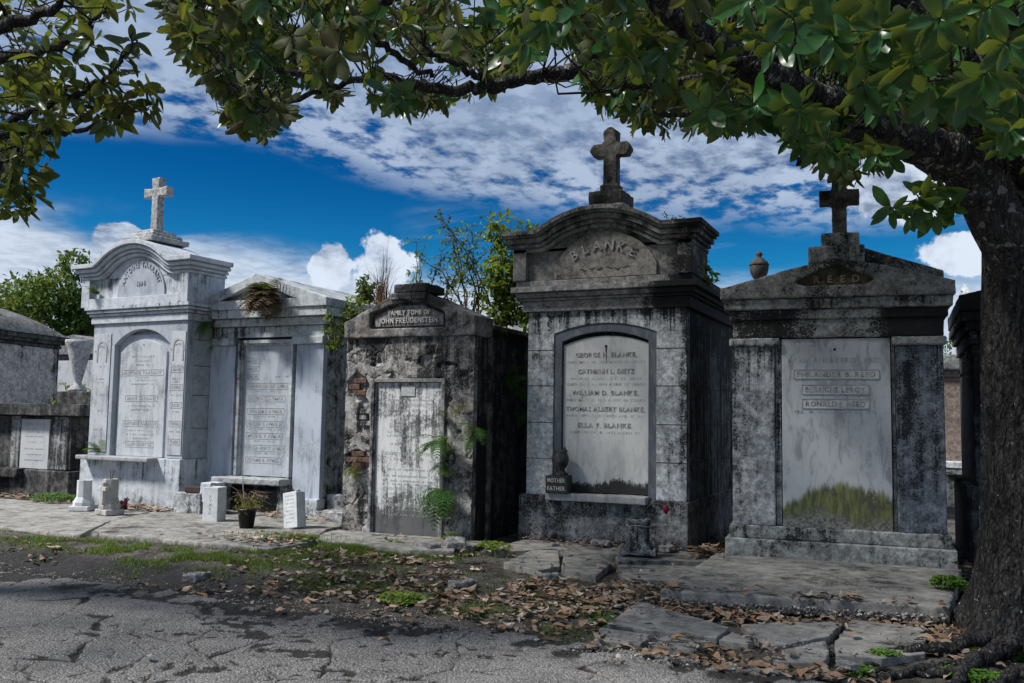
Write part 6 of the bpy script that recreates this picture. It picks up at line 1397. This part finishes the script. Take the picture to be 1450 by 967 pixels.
# single leaves that stand out
OR = leafmat('orange fallen leaf', (.42, .20, .07), (.50, .26, .10), (.34, .18, .08), gloss=.6, trans=.1); TAN = leafmat('tan fallen leaf', (.36, .25, .17), (.42, .31, .22), (.34, .26, .2), gloss=.7, trans=.08); GRYL = leafmat('grey fallen leaf', (.24, .23, .20), (.3, .29, .26), (.22, .21, .19), gloss=.7, trans=.05)
for q, (u, v_, s, mat, lab) in enumerate([
    (286, 831, .17, OR, 'orange leaf lying on the dark soil at the asphalt edge'), (352, 838, .13, GRYL, 'grey leaf right of the orange leaf on the dark soil'), (448, 836, .14, TAN, 'tan leaf standing on edge by the road in the left half'), (210, 932, .12, GRYL, 'pale curled leaf alone on the open asphalt'),
    (543, 909, .15, TAN, 'brown leaf on the asphalt edge left of centre'), (502, 866, .14, OR, 'rust brown leaf at the crumbling asphalt edge near the centre'), (1062, 868, .22, OR, 'large orange leaf leaning on the broken doorstep edge'), (1078, 862, .20, TAN, 'large tan leaf beside the orange one under the doorstep'), (1030, 868, .20, TAN, 'tan leaf in the heap left of the big orange leaf'),
    (1138, 942, .18, OR, 'wet orange leaf between the flagstones and the road'), (1205, 950, .18, TAN, 'tan leaf by the road beside the bright weed'), (1322, 890, .2, OR, 'orange leaf in the heap at the foot of the trunk'), (1340, 880, .2, TAN, 'tan leaf on top of the heap beside the trunk'), (1310, 906, .18, TAN, 'tan leaf at the corner of the last flagstone'), (1208, 900, .16, OR, 'brown leaf lying on the last square flagstone'),
    (1180, 826, .12, OR, 'small brown leaf on the doorstep slab centre'), (1020, 802, .15, GRYL, 'dark leaf on the doorstep slab left part'), (1332, 838, .13, OR, 'reddish leaf on the right end of the doorstep slab'), (288, 760, .12, OR, 'small rusty leaf on the dark slab before the pale gabled tomb'), (848, 803, .13, TAN, 'pinkish leaf on the broken paving before the arched tomb'),
    (940, 773, .18, OR, 'brown leaf leaning at the foot of the arched tomb plinth'), (640, 790, .13, TAN, 'tan leaf below the kerb of the crumbling tomb'), (1345, 945, .15, TAN, 'leaf among the surface roots'), (1055, 895, .16, OR, 'orange leaf in the joint of the cracked flagstones'), (700, 856, .15, TAN, 'pale brown leaf on the litter in the centre'), (960, 905, .14, OR, 'orange leaf at the road edge right of centre')]):
    if v_ > 880 and u < 900: z = .02
    xy = G(u, v_, .03); z = float(ground_z(np.array([xy[0]]), np.array([xy[1]]))[0]); k = q % 3; V_, F_ = DL[k]
    o = link('fallen_leaf', npmesh('fallen_leaf', V_ - np.array([.5, 0, 0]), F_, mat, True)); s *= .78; o.scale = (s, s, s); put(o, xy[0], xy[1], z + .03, q * 1.9, .25 * sin(q * 3), .2 * cos(q * 5)); tag(o, lab, 'leaf', 'fallen magnolia leaves')


def grass(n, fx, H, mat, label, seed, name='grass', w=.007):
    g = np.random.default_rng(seed); x, y = fx(g, n); n = len(x); z = ground_z(x, y) - .004; a = g.random(n) * 6.28; h = H * g.uniform(.4, 1.1, n); l_ = h * g.uniform(.2, 1.1, n); s = np.stack([-np.sin(a), np.cos(a), 0 * a], 1) * w * .5; B = np.stack([x, y, z], 1)
    dr = np.stack([np.cos(a), np.sin(a), 0 * a], 1); M_ = B + dr * (l_ * .35)[:, None] + np.array([0, 0, 1]) * (h * .65)[:, None]; T_ = B + dr * l_[:, None] + np.array([0, 0, 1]) * (h * .9)[:, None]
    V = np.stack([B - s, B + s, M_ + s * .7, M_ - s * .7, T_], 1).reshape(-1, 3); i = np.arange(n) * 5; Fc = np.concatenate([np.stack([i, i + 1, i + 2], 1), np.stack([i, i + 2, i + 3], 1), np.stack([i + 3, i + 2, i + 4], 1)])
    o = link(name, npmesh(name, V, Fc, mat), None, kind='stuff'); o['label'] = label; o['category'] = 'grass'; return o


def gfield(regs):
    def f(g, n):
        w = np.array([r[4] for r in regs], float); w /= w.sum(); k = g.choice(len(regs), n, p=w); R_ = np.array([r[:4] for r in regs])[k]; x = R_[:, 0] + g.normal(size=n) * R_[:, 2]; y = R_[:, 1] + g.normal(size=n) * R_[:, 3]
        m = (fbm(x * 4, y * 4, 3, 95) > .47); 
        for p, h in SLABS: m &= ~inpoly(x, y, p)
        m &= (y > road_edge(x) + .05); return x[m], y[m]
    return f


grass(26000, gfield([(-7.2, 7.35, .8, .28, 10), (-8.6, 7.45, .9, .18, 5), (-10.4, 7.4, .9, .22, 3), (-6.4, 7.9, .35, .3, 3), (-6.0, 8.3, .6, .25, 2), (-4.8, 6.9, .35, .22, 2.2), (-4.2, 7.4, .8, .4, 3), (-3.2, 6.55, .25, .15, 1), (-2.45, 6.7, .14, .3, 1.4), (-12.5, 7.6, 1.2, .2, 1)]), .06, GRS, 'short green grass and clover in the verge along the road', 1)
grass(5000, lambda g, n: (g.normal(size=n) * .6 - 5.9, g.normal(size=n) * .12 + 8.75), .08, WEED, 'bright grass along the kerb of the crumbling tomb', 2)


def weed(u, v_, n, r_, H, label, seed=0, mat=WEED, z0=.02, leaf=.035):
    xy = G(u, v_, z0); z = float(ground_z(np.array([xy[0]]), np.array([xy[1]]))[0]); t = thing('weed', label, 'weed', (xy[0], xy[1], z), 0, 'weeds on the ground'); g = np.random.default_rng(seed + 50)
    a = g.random(n) * 6.28; rr = r_ * np.sqrt(g.random(n)); p = np.stack([rr * np.cos(a), rr * np.sin(a) * .7, H * g.uniform(.3, 1, n) * (1 - .4 * (rr / r_) ** 2)], 1); P3 = np.repeat(p, 3, 0); m_ = len(P3); a3 = np.tile([0, 2.1, 4.2], n) + np.repeat(g.random(n) * 6, 3)
    V, Fc = scatter_leaves(P3, np.stack([np.cos(a3), np.sin(a3), g.normal(size=m_) * .2], 1), np.array([[0, -.3, 1]]) + g.normal(size=(m_, 3)) * .2, g.uniform(.7, 1.3, m_) * leaf, g.integers(0, 3, m_)); link('leaves', npmesh('leaves', V, Fc, mat), t, kind='stuff')
    sb = MB(); [sb.tube([(q[0] * .4, q[1] * .4, -.01), tuple(q)], .0015, 3) for q in p[:60]]; sb.build('stems', GRS, t); return t


weed(1342, 852, 190, .13, .12, 'bright green clover clump at the right end of the doorstep slab', 1)
weed(1358, 838, 60, .10, .20, 'taller weed leaning on the trunk foot', 2, leaf=.045)
weed(1372, 946, 220, .17, .06, 'bright clover patch in front of the surface roots', 3)
weed(1390, 916, 110, .12, .04, 'flat clover patch between the roots and the trunk', 4)
weed(1432, 918, 70, .08, .05, 'small clover patch at the right edge of the picture', 5)
weed(1216, 938, 120, .10, .06, 'round clover clump beside the last flagstone', 6)
weed(1255, 924, 40, .09, .02, 'thin clover strip along the edge of the last flagstone', 7)
weed(570, 845, 130, .22, .10, 'light green weed patch in the litter left of centre', 8, mat=YG, leaf=.04)
weed(275, 722, 90, .10, .16, 'green weed at the right foot of the tall white plinth', 9, mat=YG, z0=.04)
weed(75, 712, 220, .40, .14, 'green weeds at the foot of the low dark tomb', 10, mat=FERN, z0=.02, leaf=.05)
weed(560, 770, 80, .12, .14, 'green weed at the foot of the stained tablet', 11, mat=WEED, z0=.04)
weed(590, 775, 70, .10, .12, 'small weed right of the one under the stained tablet', 12, mat=YG, z0=.04)
weed(640, 768, 80, .12, .12, 'weed below the right corner of the stained tablet', 13, mat=WEED, z0=.04)
weed(700, 775, 100, .20, .10, 'weed patch at the kerb near the arched tomb', 14, mat=YG, z0=.05)
weed(445, 722, 90, .16, .22, 'leafy weed by the broken white steps', 15, mat=FERN, z0=.04, leaf=.05)
weed(870, 870, 160, .16, .05, 'grass clump along the left edge of the first flagstone', 16, mat=FERN)
weed(515, 740, 30, .05, .25, 'thin weed at the left foot of the stained tablet frame', 17, mat=YG, z0=.04)
weed(205, 715, 20, .05, .10, 'tiny weed on the slab before the white plinth', 18, mat=YG, z0=.04)

# loose grit and pebbles
g = np.random.default_rng(8); n = 9000; x = g.uniform(-9.5, .8, n); y = 5.6 + np.abs(g.normal(size=n)) * .9; sel = (fbm(x * 1.1, y * 1.6, 3, 77) > .45) & (y < 9); x, y = x[sel], y[sel]; n = len(x); sz = .004 + .010 * g.random(n) ** 3
z = ground_z(x, y); oc = np.array([(1, 0, 0), (0, 1, 0), (-1, 0, 0), (0, -1, 0), (0, 0, .7), (0, 0, -.6)], float); of = np.array([(0, 1, 4), (1, 2, 4), (2, 3, 4), (3, 0, 4), (1, 0, 5), (2, 1, 5), (3, 2, 5), (0, 3, 5)])
V = oc[None] * sz[:, None, None] * g.uniform(.6, 1.4, (n, 1, 3)) + g.normal(size=(n, 6, 3)) * .15 * sz[:, None, None] + np.stack([x, y, z], 1)[:, None]; Fc = of[None] + (np.arange(n) * 6)[:, None, None]
PB, tt, bb = newmat('pebble'); gg = tt.n('ShaderNodeNewGeometry').outputs['Random Per Island']; tt.set(bb.inputs['Base Color'], tt.mix(gg, (.07, .065, .06), (.40, .38, .35))); bb.inputs['Roughness'].default_value = .9
link('pebbles', npmesh('pebbles', V.reshape(-1, 3), Fc.reshape(-1, 3), PB), None, kind='stuff')
# rubble along the broken doorstep edge
n = 900; s = g.random(n); x = -2.05 + 2.1 * s; y = 7.40 + .42 * s - g.random(n) * .07; sz = .006 + .018 * g.random(n) ** 2; z = .0 + g.random(n) * .06
V = oc[None] * sz[:, None, None] * g.uniform(.6, 1.3, (n, 1, 3)) + g.normal(size=(n, 6, 3)) * .12 * sz[:, None, None] + np.stack([x, y, z], 1)[:, None]; Fc = of[None] + (np.arange(n) * 6)[:, None, None]
link('doorstep_rubble', npmesh('doorstep_rubble', V.reshape(-1, 3), Fc.reshape(-1, 3), PB), None, kind='stuff')
